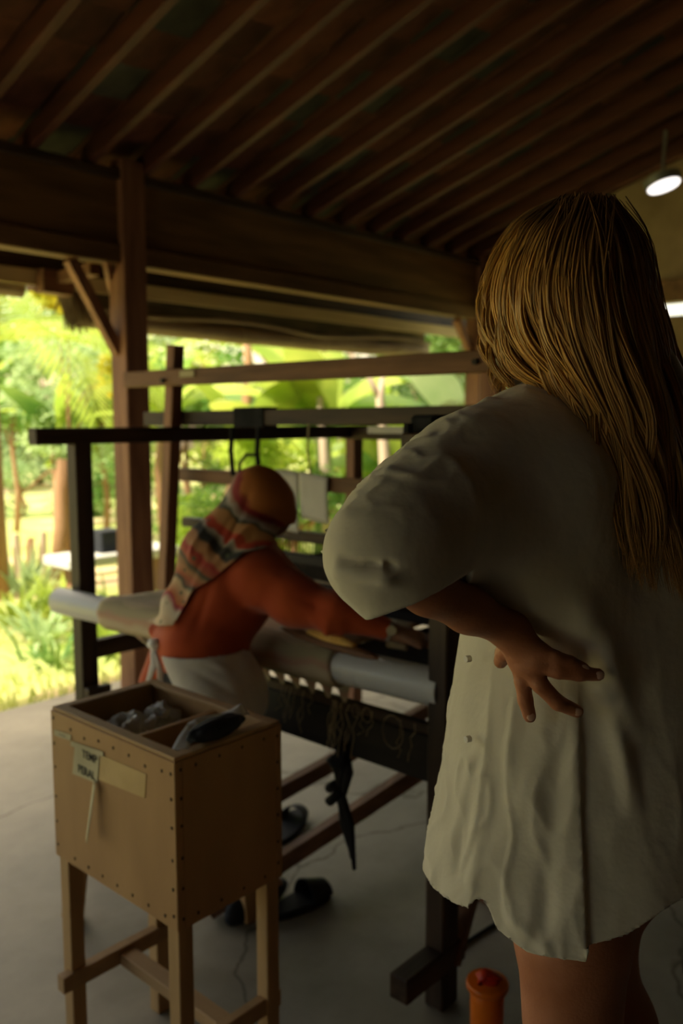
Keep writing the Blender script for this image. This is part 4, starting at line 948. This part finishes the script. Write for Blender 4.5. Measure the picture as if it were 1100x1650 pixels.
# white waist cloth
sf = U([rc(q(318, 1058, 2.40), q(345, 1112, 2.40), .135, .142), rc(q(345, 1112, 2.40), q(372, 1128, 2.38), .140, .10)], .03)
Vt, Ft = nets(sf, (-.30, -.30, .52), (.34, .30, .92), .006)
pa, pb = q(250, 1030, 2.3), q(292, 1130, 2.3)
def kp(P_):
    top = P_[:, 2] - (q(300, 1040, 2.40)[2] + .0); lft = (pa[0] + (pb[0] - pa[0]) * (pa[2] - P_[:, 2]) / (pa[2] - pb[2])) - P_[:, 0]; lft = np.where(P_[:, 1] < .12, lft, -1); return np.maximum(np.maximum(top, lft), .585 - P_[:, 2])
Vt, Ft = clip_mesh(Vt, Ft, kp); Nt = vnormals(Vt, Ft)
Vt = folds(Vt, Nt, [(Q3([(262, 1045, 2.3), (320, 1060, 2.28), (380, 1085, 2.28)]), .010, .008), (Q3([(270, 1055, 2.3), (320, 1085, 2.27), (380, 1120, 2.27)]), .010, -.008), (Q3([(280, 1075, 2.3), (320, 1110, 2.27), (360, 1140, 2.27)]), .010, .009), (Q3([(300, 1045, 2.28), (350, 1060, 2.27), (395, 1100, 2.28)]), .008, .006)])
Vt = Vt + Nt * (nz3(Vt, 18, 9) * .005)[:, None]
sash = nobj('waist_cloth', Vt, Ft, 'cloth_white', WV, 'white cloth tied round the waist', local=True); shell(sash, .002)
kn = q(248, 1038, 2.36)
obj('knot', tube([kn + nm(-.012, 0, .004), kn + nm(.004, -.008, 0), kn + nm(.03, 0, -.004)], [.012, .018, .012], 10), 'cloth_white', sash, smooth=True, local=True)
for e_, wd_ in (((238, 1100), .012), ((262, 1098), .016)):
    obj('tie_end', tube([kn, q((248 + e_[0]) / 2 + 6, 1068, 2.34), q(e_[0], e_[1], 2.33)], [.010, wd_, wd_ * .9], 8, flat=.3), 'cloth_white', sash, smooth=True, local=True)
# headscarf
hs_ = U([ell(hd + nm(-.004, 0, .004), (.092, .090, .110), 0.0, .25), rc(hd + nm(.03, 0, .0), hd + nm(.05, 0, -.035), .055, .042), rc(hd + nm(-.02, 0, -.01), q(345, 895, 2.42), .082, .092), rc(q(345, 895, 2.42), q(288, 975, 2.40), .088, .045), rc(q(288, 975, 2.40), q(276, 1000, 2.38), .045, .020), rc(hd + nm(0, 0, -.06), q(408, 880, 2.42), .075, .105), (lambda X, Y, Z: tu(X, Y, Z) - .014)], .03)
Vt, Ft = nets(hs_, (-.25, -.30, .88), (.40, .34, 1.45), .0055)
ex = [q(x, y, 2.3) for x, y in ((180, 1030), (262, 1010), (278, 1006), (310, 952), (345, 930), (395, 888), (438, 878), (450, 850), (462, 700), (700, 600))]; exx = np.array([p[0] for p in ex]); exz = np.array([p[2] for p in ex])
def kh(P_): return np.where(P_[:, 2] > q(440, 850, 2.40)[2], -1.0, np.interp(P_[:, 0], exx, exz) - P_[:, 2])
Vt, Ft = clip_mesh(Vt, Ft, kh); Nt = vnormals(Vt, Ft)
Vt = folds(Vt, Nt, [(Q3([(385, 790, 2.38), (350, 850, 2.33), (325, 905, 2.31), (300, 960, 2.31)]), .010, .012), (Q3([(400, 800, 2.38), (370, 860, 2.33), (340, 905, 2.31)]), .010, -.010), (Q3([(375, 830, 2.36), (345, 880, 2.33), (300, 930, 2.31), (285, 980, 2.32)]), .012, -.009),
     (Q3([(435, 845, 2.36), (400, 850, 2.33), (370, 880, 2.32), (340, 915, 2.32)]), .010, .010), (Q3([(440, 870, 2.34), (405, 868, 2.32), (380, 888, 2.31)]), .008, -.008), (Q3([(420, 770, 2.36), (445, 800, 2.36), (445, 840, 2.36)]), .014, .005), (Q3([(330, 850, 2.36), (300, 900, 2.33), (275, 960, 2.33)]), .010, .008)])
Vt = Vt + Nt * (nz3(Vt, 14, 1) * .004)[:, None]
def scarfmat():
    m = bpy.data.materials.new('scarf_pattern'); m.use_nodes = True; n = m.node_tree; L = n.links.new; p = n.nodes['Principled BSDF']; p.inputs['Roughness'].default_value = .8
    tc = n.nodes.new('ShaderNodeTexCoord'); mp = n.nodes.new('ShaderNodeMapping'); mp.vector_type = 'POINT'; mp.inputs['Location'].default_value = tuple(-(hd + nm(.03, 0, .02)))
    L(tc.outputs['Object'], mp.inputs[0])
    ln = n.nodes.new('ShaderNodeVectorMath'); ln.operation = 'LENGTH'; L(mp.outputs[0], ln.inputs[0])
    nz = n.nodes.new('ShaderNodeTexNoise'); nz.inputs['Scale'].default_value = 9; L(tc.outputs['Object'], nz.inputs['Vector'])
    ad = n.nodes.new('ShaderNodeMath'); ad.operation = 'MULTIPLY_ADD'; ad.inputs[1].default_value = .09; L(nz.outputs['Fac'], ad.inputs[0]); L(ln.outputs['Value'], ad.inputs[2])
    mr = n.nodes.new('ShaderNodeMapRange'); mr.inputs['From Min'].default_value = .115; mr.inputs['From Max'].default_value = .50; L(ad.outputs[0], mr.inputs['Value'])
    r = n.nodes.new('ShaderNodeValToRGB'); r.color_ramp.interpolation = 'LINEAR'; el_ = r.color_ramp.elements
    stops = [(0, (.50, .17, .03)), (.10, (.48, .16, .03)), (.115, (.26, .02, .015)), (.14, (.26, .02, .015)), (.155, (.30, .14, .09)), (.20, (.46, .38, .30)), (.225, (.06, .07, .04)), (.25, (.42, .20, .06)), (.31, (.48, .22, .07)), (.33, (.50, .06, .02)), (.37, (.46, .05, .02)), (.39, (.45, .38, .28)), (.42, (.03, .03, .025)), (.47, (.04, .035, .03)), (.49, (.42, .20, .08)), (.53, (.40, .18, .07)), (.55, (.36, .03, .02)), (.60, (.38, .10, .04)), (.62, (.05, .07, .04)), (.66, (.42, .20, .08)), (.70, (.40, .10, .04)), (.73, (.05, .06, .04)), (.75, (.50, .34, .18)), (.85, (.50, .16, .05)), (.88, (.35, .02, .04)), (.92, (.60, .50, .36)), (1, (.55, .40, .24))]
    while len(el_) > 1: el_.remove(el_[0])
    el_[0].position = 0; el_[0].color = (*stops[0][1], 1)
    for s_, c_ in stops[1:]: e = el_.new(s_); e.color = (*c_, 1)
    L(mr.outputs[0], r.inputs[0])
    # little sprigs on the cape
    v = n.nodes.new('ShaderNodeTexVoronoi'); v.inputs['Scale'].default_value = 26; L(tc.outputs['Object'], v.inputs['Vector'])
    r2 = n.nodes.new('ShaderNodeValToRGB'); r2.color_ramp.elements[0].position = .12; r2.color_ramp.elements[1].position = .2; r2.color_ramp.elements[0].color = (1, 1, 1, 1); r2.color_ramp.elements[1].color = (0, 0, 0, 1); L(v.outputs['Distance'], r2.inputs[0])
    gt = n.nodes.new('ShaderNodeMath'); gt.operation = 'GREATER_THAN'; gt.inputs[1].default_value = .25; L(ad.outputs[0], gt.inputs[0])
    mu = n.nodes.new('ShaderNodeMath'); mu.operation = 'MULTIPLY'; L(gt.outputs[0], mu.inputs[0]); L(r2.outputs[0], mu.inputs[1])
    mx = n.nodes.new('ShaderNodeMixRGB'); L(mu.outputs[0], mx.inputs[0]); L(r.outputs[0], mx.inputs[1]); mx.inputs[2].default_value = (.08, .10, .05, 1); L(mx.outputs[0], p.inputs['Base Color'])
    MATS['scarf_pattern'] = m
scarfmat()
sc = nobj('headscarf', Vt, Ft, 'scarf_pattern', WV, 'orange headscarf with striped and sprigged edge', local=True); shell(sc, .0018)
# wristwatch
tw = (wrN - elN) / np.linalg.norm(wrN - elN); wc = q(629, 1016, 2.25)
wt = obj('wristwatch', tube([wc - tw * .006, wc + tw * .006], .029, 18), 'watch_metal', WV, local=True, label='small pale wristwatch')
obj('dial', tube([wc + nm(0, -.026, .006), wc + nm(0, -.034, .008)], .013, 16), 'watch_metal', wt, local=True)
# shoes
for an in (anN, anF):
    b = bmesh.new(); bmesh.ops.create_icosphere(b, subdivisions=3, radius=1)
    wd = w2l(O2 + nm(1, .1, 0)); az_ = math.atan2(wd[1], wd[0])
    for v in b.verts:
        p = v.co.copy(); x, y, z = p.x * .135 + .05, p.y * .05 * (1 + .15 * p.x), max(-.03, p.z * (.05 - .022 * p.x))
        v.co = Vector((an[0] + x * math.cos(az_) - y * math.sin(az_), an[1] + x * math.sin(az_) + y * math.cos(az_), z + .031))
    obj('shoe', b, 'black_rubber', WV, smooth=True, local=True)

# ================================================================= THE GARDEN
NR = np.random.default_rng(11)
def leaf_cloud(centers, radii, n, size, droop=.25, asp=.42):
    """n separate leaves, each a bent diamond of two triangles pairs"""
    centers = np.asarray(centers, float); radii = np.asarray(radii, float)
    wgt = (radii.prod(axis=1)) ** (2 / 3); k = NR.choice(len(centers), n, p=wgt / wgt.sum())
    v = NR.normal(size=(n, 3)); v /= np.linalg.norm(v, axis=1)[:, None]; r = NR.uniform(.25, 1, n) ** .6
    c = centers[k] + v * r[:, None] * radii[k]
    a = NR.uniform(0, 2 * np.pi, n); e = NR.normal(-droop, .45, n)
    d = np.stack([np.cos(a) * np.cos(e), np.sin(a) * np.cos(e), np.sin(e)], 1)
    s = np.cross(d, NR.normal(size=(n, 3))); s /= np.linalg.norm(s, axis=1)[:, None] + 1e-9
    L_ = size * NR.uniform(.6, 1.35, n)[:, None]; up = np.cross(s, d)
    V = np.stack([c, c + d * L_ * .5 + s * L_ * asp * .5 - up * L_ * .06, c + d * L_ - up * L_ * .12, c + d * L_ * .5 - s * L_ * asp * .5 - up * L_ * .06], 1).reshape(-1, 3)
    Fc = np.arange(n * 4).reshape(n, 4); return V, Fc
def tree(px, d, label, m, h, crowns, n, size, trunk_r=.08, bark='bark_brown', cat='tree', name='garden_tree', lean=(0, 0), branches=5, group='trees and shrubs in the garden'):
    b = at(px, 675, d); b = np.array([b[0], b[1], -.12])
    t = thing(name, tuple(b), label, cat, group)
    cs = [(b[0] + c[0] * SY, b[1] - c[0] * CY, c[1]) for c in crowns]; rs = [(c[2], c[2], c[3]) for c in crowns]
    if trunk_r:
        tb_ = bmesh.new(); top = np.array(b) + np.array([lean[0], lean[1], h * .72])
        tube([b, b + (top - b) * .35 + np.array([.04, 0, 0]), b + (top - b) * .7 - np.array([.03, .02, 0]), top], [trunk_r * 1.25, trunk_r, trunk_r * .8, trunk_r * .45], 9, tb_)
        for i in range(min(branches, len(cs))):
            s0_ = b + (top - b) * rng.uniform(.45, .9); e0 = np.array(cs[i]); mid = (s0_ + e0) / 2 + np.array([0, 0, .12])
            tube([s0_, mid, e0], [trunk_r * .5, trunk_r * .35, trunk_r * .12], 6, tb_)
        obj('trunk', tb_, bark, t, smooth=True)
    V, Fc = leaf_cloud(cs, rs, n, size); o = nobj('foliage', V, Fc, m, t, smooth=False); o['kind'] = 'stuff'
    return t
def blob(u0, u1, z0, z1, k, r):
    return [(rng.uniform(u0, u1), rng.uniform(z0, z1), r * rng.uniform(.7, 1.3), r * rng.uniform(.55, 1.0)) for _ in range(k)]
# distant wall of trees
far = [(-60, 19, 'leaf_pale', 'pale hazy tree far behind, at the left edge'), (60, 21, 'leaf_green', 'tall green tree far behind the stakes'), (165, 18, 'leaf_pale', 'pale green tree far off between post and pillar'), (735, 15, 'leaf_green', 'green tree behind the gap beside the corner pillar'),
       (330, 20, 'leaf_lime', 'lime green tree far behind the leaning loom upright'), (450, 18, 'leaf_green', 'green tree far behind the headscarf'), (570, 21, 'leaf_lime', 'bright tree far behind the pale forked trunk'),
       (680, 17, 'leaf_deep', 'dark fine-leaved tree behind the right part of the loom'), (800, 19, 'leaf_green', 'green tree far off behind the corner pillar'), (930, 18, 'leaf_green', 'green tree hidden behind the blonde head')]
for px, d, m, lb in far: tree(px, d, lb, m, 4.2, blob(-1.4, 1.4, .3, 4.6, 17, .62), 5200, .17, .10)
# nearer shrubs and small trees
mid = [(20, 12, 'leaf_green', 'leafy green shrub left of the left loom post', blob(-.6, .7, .9, 2.6, 9, .42), 2600, .12, 2.4),
       (85, 10.5, 'leaf_pale', 'pale leafy shrub just left of the loom post', blob(-.35, .55, 1.0, 2.4, 9, .34), 2600, .10, 2.2),
       (165, 11, 'leaf_lime', 'lime shrub between loom post and pillar', blob(-.4, .4, 1.0, 2.6, 8, .36), 2400, .10, 2.3),
       (300, 9.5, 'leaf_green', 'green shrub right of the leaning upright', blob(-.35, .5, .4, 2.2, 9, .33), 2600, .09, 2.1),
       (345, 8.5, 'leaf_lime', 'low bright shrub behind the headscarf', blob(-.3, .5, .2, 1.3, 8, .30), 2600, .08, 1.2),
       (520, 10, 'leaf_lime', 'lime green bush seen between the loom rails', blob(-.7, .7, .1, 1.7, 12, .36), 3600, .10, 1.6),
       (690, 10.5, 'leaf_deep', 'dark shrub under the upper loom rail', blob(-.6, .8, .7, 2.1, 10, .36), 3000, .07, 2.0),
       (470, 8.2, 'leaf_green', 'low plants behind the reed of the loom', blob(-.8, .9, .0, .9, 12, .26), 3200, .08, .9)]
mid += [(30, 14, 'leaf_pale', 'low pale hedge behind the stakes at the left', blob(-1.0, 1.2, .0, .8, 10, .34), 2600, .10, .8),
        (140, 14, 'leaf_green', 'low green hedge far behind the pale garden bench', blob(-1.0, 1.0, .0, .9, 10, .34), 2600, .10, .9),
        (600, 11, 'leaf_pale', 'pale low shrub around the forked trunk', blob(-.8, .8, .0, 1.2, 11, .34), 3000, .09, 1.0)]
for px, d, m, lb, cr, n, s, h in mid: tree(px, d, lb, m, h, cr, n, s, .035, name='garden_shrub', cat='shrub')
# yellow leaves
tree(112, 8.5, 'yellow-leaved shrub tip under the eave bracket', 'leaf_yellow', 2.7, [(-.12, 2.72, .20, .12), (.02, 2.6, .12, .08), (.40, 2.05, .06, .14), (.42, 1.85, .05, .1)], 420, .12, .02, name='garden_shrub', cat='shrub')
# banana plants : every leaf its own blade
def blade(b0, az, el, L_, W, sag, m, t, name='leaf', twist=0.0):
    n = 14; b = bmesh.new(); pl = None; d = Vector((math.cos(az) * math.cos(el), math.sin(az) * math.cos(el), math.sin(el))); s = Vector((-math.sin(az), math.cos(az), 0))
    s = (Matrix.Rotation(twist, 3, d) @ s)
    p = Vector(b0); rows = []
    for i in range(n + 1):
        u = i / n; ww = W * (math.sin(math.pi * min(1, .08 + u * .95)) ** .6) * (1 if u < .97 else .3); up = s.cross(d).normalized()
        w2 = ww * (1 + .06 * math.sin(17 * u)); rows.append([b.verts.new(p + s * w2 + up * .12 * ww), b.verts.new(p - up * .02), b.verts.new(p - s * w2 + up * .12 * ww)])
        p = p + d * (L_ / n); d = (d + Vector((0, 0, -sag / n))).normalized()
    for i in range(n):
        for k in range(2): b.faces.new((rows[i][k], rows[i][k + 1], rows[i + 1][k + 1], rows[i + 1][k]))
    obj(name, b, m, t, smooth=True)
def banana(px, d, h, label, k, L_, W, m='leaf_lime', a0=0.0):
    b = at(px, 675, d); t = thing('banana_plant', (b[0], b[1], -.12), label, 'banana plant', 'banana plants in the garden')
    obj('stem', tube([(b[0], b[1], -.12), (b[0] + .03, b[1], h * .5), (b[0], b[1], h)], [.12, .10, .06], 10), 'leaf_pale', t, smooth=True)
    for i in range(k):
        az = a0 + 2 * math.pi * i / k + rng.uniform(-.3, .3); el = rng.uniform(.6, 1.25)
        blade((b[0] + .04 * math.cos(az), b[1] + .04 * math.sin(az), h - .05 * i / k), az, el, L_ * rng.uniform(.8, 1.1), W * rng.uniform(.8, 1.15), rng.uniform(.9, 1.8), m if rng.random() < .7 else 'leaf_green', t, twist=rng.uniform(-.8, .8))
banana(100, 10.5, 1.3, 'banana plant with upright leaves left of the pillar', 6, 1.1, .13)
banana(400, 8.8, 1.3, 'banana plant behind the headscarf and the top rail', 7, 1.4, .22)
banana(520, 9.0, 1.5, 'banana plant with broad leaves under the long blind', 8, 1.5, .26)
banana(640, 9.5, .9, 'banana plant low behind the loom rails', 7, 1.2, .20)
banana(745, 8.0, 1.4, 'banana plant beside the corner pillar', 7, 1.1, .20, 'leaf_pale')
banana(270, 9.0, 1.6, 'banana plant behind the leaning loom upright', 6, 1.2, .17)
# palm with arching fronds at the left edge
def palm(px, d, h, label, k):
    b = at(px, 675, d); t = thing('palm', (b[0], b[1], -.12), label, 'palm')
    obj('trunk', tube([(b[0], b[1], -.12), (b[0], b[1], h)], [.13, .09], 10), 'bark_brown', t, smooth=True)
    for i in range(k):
        az = 2 * math.pi * i / k + rng.uniform(-.2, .2); el = rng.uniform(.5, 1.2); p = Vector((b[0], b[1], h)); dv = Vector((math.cos(az) * math.cos(el), math.sin(az) * math.cos(el), math.sin(el)))
        fb_ = bmesh.new(); pts = []
        for j in range(17):
            pts.append(p.copy()); p = p + dv * .13; dv = (dv + Vector((0, 0, -.13))).normalized()
        tube(pts, [.016 * (1 - j / 20) for j in range(17)], 4, fb_)
        for j in range(2, 17):
            tt = (pts[min(j + 1, 16)] - pts[j - 1]).normalized(); s = tt.cross(Vector((0, 0, 1))).normalized()
            for sg in (-1, 1):
                for q in (0, .5):
                    a = pts[j] - tt * .13 * q; e = a + (s * sg * .8 + tt * .7 + Vector((0, 0, -.35))).normalized() * (.42 * math.sin(math.pi * (j + 1) / 19) + .08)
                    wv = tt * .016; f = [fb_.verts.new(x) for x in (a - wv, (a + e) / 2 - wv * 1.3, e, (a + e) / 2 + wv * 1.3)]; fb_.faces.new(f)
        obj('frond', fb_, 'leaf_lime', t)
palm(-20, 7.6, 2.1, 'palm with arching feathered fronds at the left edge', 11)
palm(215, 12, 1.9, 'palm behind the brown pillar', 9)
# bare pale forked trunk and other trunks
def trunk(pts, rad, label, bark, name='tree_trunk'):
    tag(obj(name, tube(pts, rad, 8), bark, None, smooth=True), label, 'tree trunk')
ft = thing('forked_tree', tuple(at(612, 900, 8.0)), 'bare pale forked trunk seen between the loom rails', 'tree trunk')
obj('trunk', tube([atz(618, 930, -.12), at(622, 780, 8.0), at(617, 700, 8), at(612, 640, 8), at(618, 600, 8)], [.06, .055, .05, .04, .02], 8), 'bark_pale', ft, smooth=True)
obj('branch', tube([at(613, 645, 8), at(595, 610, 8), at(560, 565, 8), at(540, 540, 8)], [.035, .03, .025, .02], 8), 'bark_pale', ft, smooth=True)
trunk([atz(97, 935, -.12), at(100, 850, 8.6), at(98, 790, 8.6), at(102, 740, 8.6)], [.10, .085, .08, .06], 'orange-brown tree trunk just left of the loom post', 'bark_brown')
trunk([atz(395, 900, -.12), at(392, 700, 9.2), at(402, 600, 9.2), at(396, 540, 9.2)], [.07, .06, .05, .04], 'thin brown trunk above the headscarf', 'bark_brown')
trunk([atz(530, 920, -.12), at(524, 760, 8.6), at(515, 640, 8.6)], [.06, .05, .03], 'slim pale stem behind the paper sheets', 'bark_pale')
trunk([at(270, 900, 8.8) * np.array([1, 1, 0]) + np.array([0, 0, -.12]), at(256, 760, 8.8), at(262, 690, 8.8)], [.06, .05, .04], 'brownish stem between pillar and leaning upright', 'bark_brown')
for i, (px, lb) in enumerate(((12, 'leftmost pale stake'), (30, 'second pale stake from the left'), (50, 'third stake from the left, darker'), (68, 'stake nearest the brown trunk'))):
    b = atz(px, 937 - i * 2, -.12); tag(obj('garden_stake', tube([b, b + np.array([.02 * (i - 1), .02, .42 + .05 * (i % 2)])], [.045, .035], 7), 'bark_pale' if i != 2 else 'bark_brown', None), lb + ' standing in the lawn', 'stake', 'stakes in the lawn')
# clumps of strappy plants near the slab
def clump(px, d, n, L_, m, label):
    b = at(px, 675, d); b = np.array([b[0], b[1], -.12]); t = thing('leafy_clump', tuple(b), label, 'plant', 'leafy clumps near the floor edge'); cb_ = bmesh.new()
    for i in range(n):
        a = rng.uniform(0, 2 * math.pi); r = rng.uniform(0, .22); p = Vector(b) + Vector((r * math.cos(a), r * math.sin(a), 0)); el = rng.uniform(.6, 1.4); dv = Vector((math.cos(a) * math.cos(el), math.sin(a) * math.cos(el), math.sin(el))); s = Vector((-math.sin(a), math.cos(a), 0)) * rng.uniform(.012, .03)
        ll = L_ * rng.uniform(.6, 1.2); prev = None
        for j in range(5):
            ww = s * (1 - (j / 4) ** 2 * .95) if j else s * .5; cur = (cb_.verts.new(p - ww), cb_.verts.new(p + ww))
            if prev: cb_.faces.new((prev[0], prev[1], cur[1], cur[0]))
            prev = cur; p = p + dv * ll / 4; dv = (dv + Vector((0, 0, -.38))).normalized()
    o = obj('leaves', cb_, m, t); o['kind'] = 'stuff'
for px, d, n, L_, m, lb in ((15, 6.6, 60, .42, 'leaf_lime', 'leftmost leafy clump'), (55, 6.1, 60, .40, 'leaf_pale', 'pale leafy clump beside the loom post'), (90, 6.8, 60, .45, 'leaf_lime', 'bright clump behind the loom post'),
        (165, 5.9, 70, .38, 'leaf_lime', 'clump seen under the cloth beam, left of the pillar'), (175, 6.8, 50, .40, 'leaf_green', 'green clump behind the beam end'), (35, 7.8, 60, .45, 'leaf_pale', 'clump in front of the stakes'), (70, 5.5, 34, .26, 'leaf_green', 'small low clump near the floor edge')):
    clump(px, d, n, L_, m, lb if len(lb.split()) > 3 else lb + ' of strap leaves on the lawn')
# grass as short blades
n = 15000
gx = NR.uniform(-1, 15, n); gy = 4.35 + 7.5 * NR.uniform(0, 1, n) ** 1.3
keep = np.array([noise.noise((x * .7, y * .9, 4)) > -.12 for x, y in zip(gx, gy)]); gx, gy = gx[keep], gy[keep]; n = len(gx)
a = NR.uniform(0, 2 * np.pi, n); hh = NR.uniform(.03, .10, n); wv = np.stack([np.cos(a), np.sin(a), 0 * a], 1) * .012
base = np.stack([gx, gy, np.full(n, -.13)], 1); tip = base + np.stack([NR.normal(0, .03, n), NR.normal(0, .03, n), hh + .03], 1)
o = nobj('grass', np.stack([base - wv, base + wv, tip], 1).reshape(-1, 3), np.arange(n * 3).reshape(n, 3), 'grass', None, smooth=False)
o['kind'] = 'stuff'; tag(o, 'short yellow-green grass growing beside the concrete floor', 'grass')
# far concrete bench with a dark crate
t = thing('garden_bench', tuple(np.array([3.9, 6.1, -.12])), 'pale slab bench in the garden between loom post and pillar', 'bench')
obj('slab', bx(3.45, 4.5, 5.9, 6.3, .34, .42, .01), 'concrete_far', t)
for x in (3.6, 4.35): obj('leg', bx(x, x + .08, 5.98, 6.22, -.12, .34, .005), 'brown_wood_z', t)
tag(obj('dark_crate', bx(3.80, 4.02, 6.0, 6.2, .42, .60, .01), 'black_rubber', None), 'dark crate standing on the pale garden bench', 'crate')
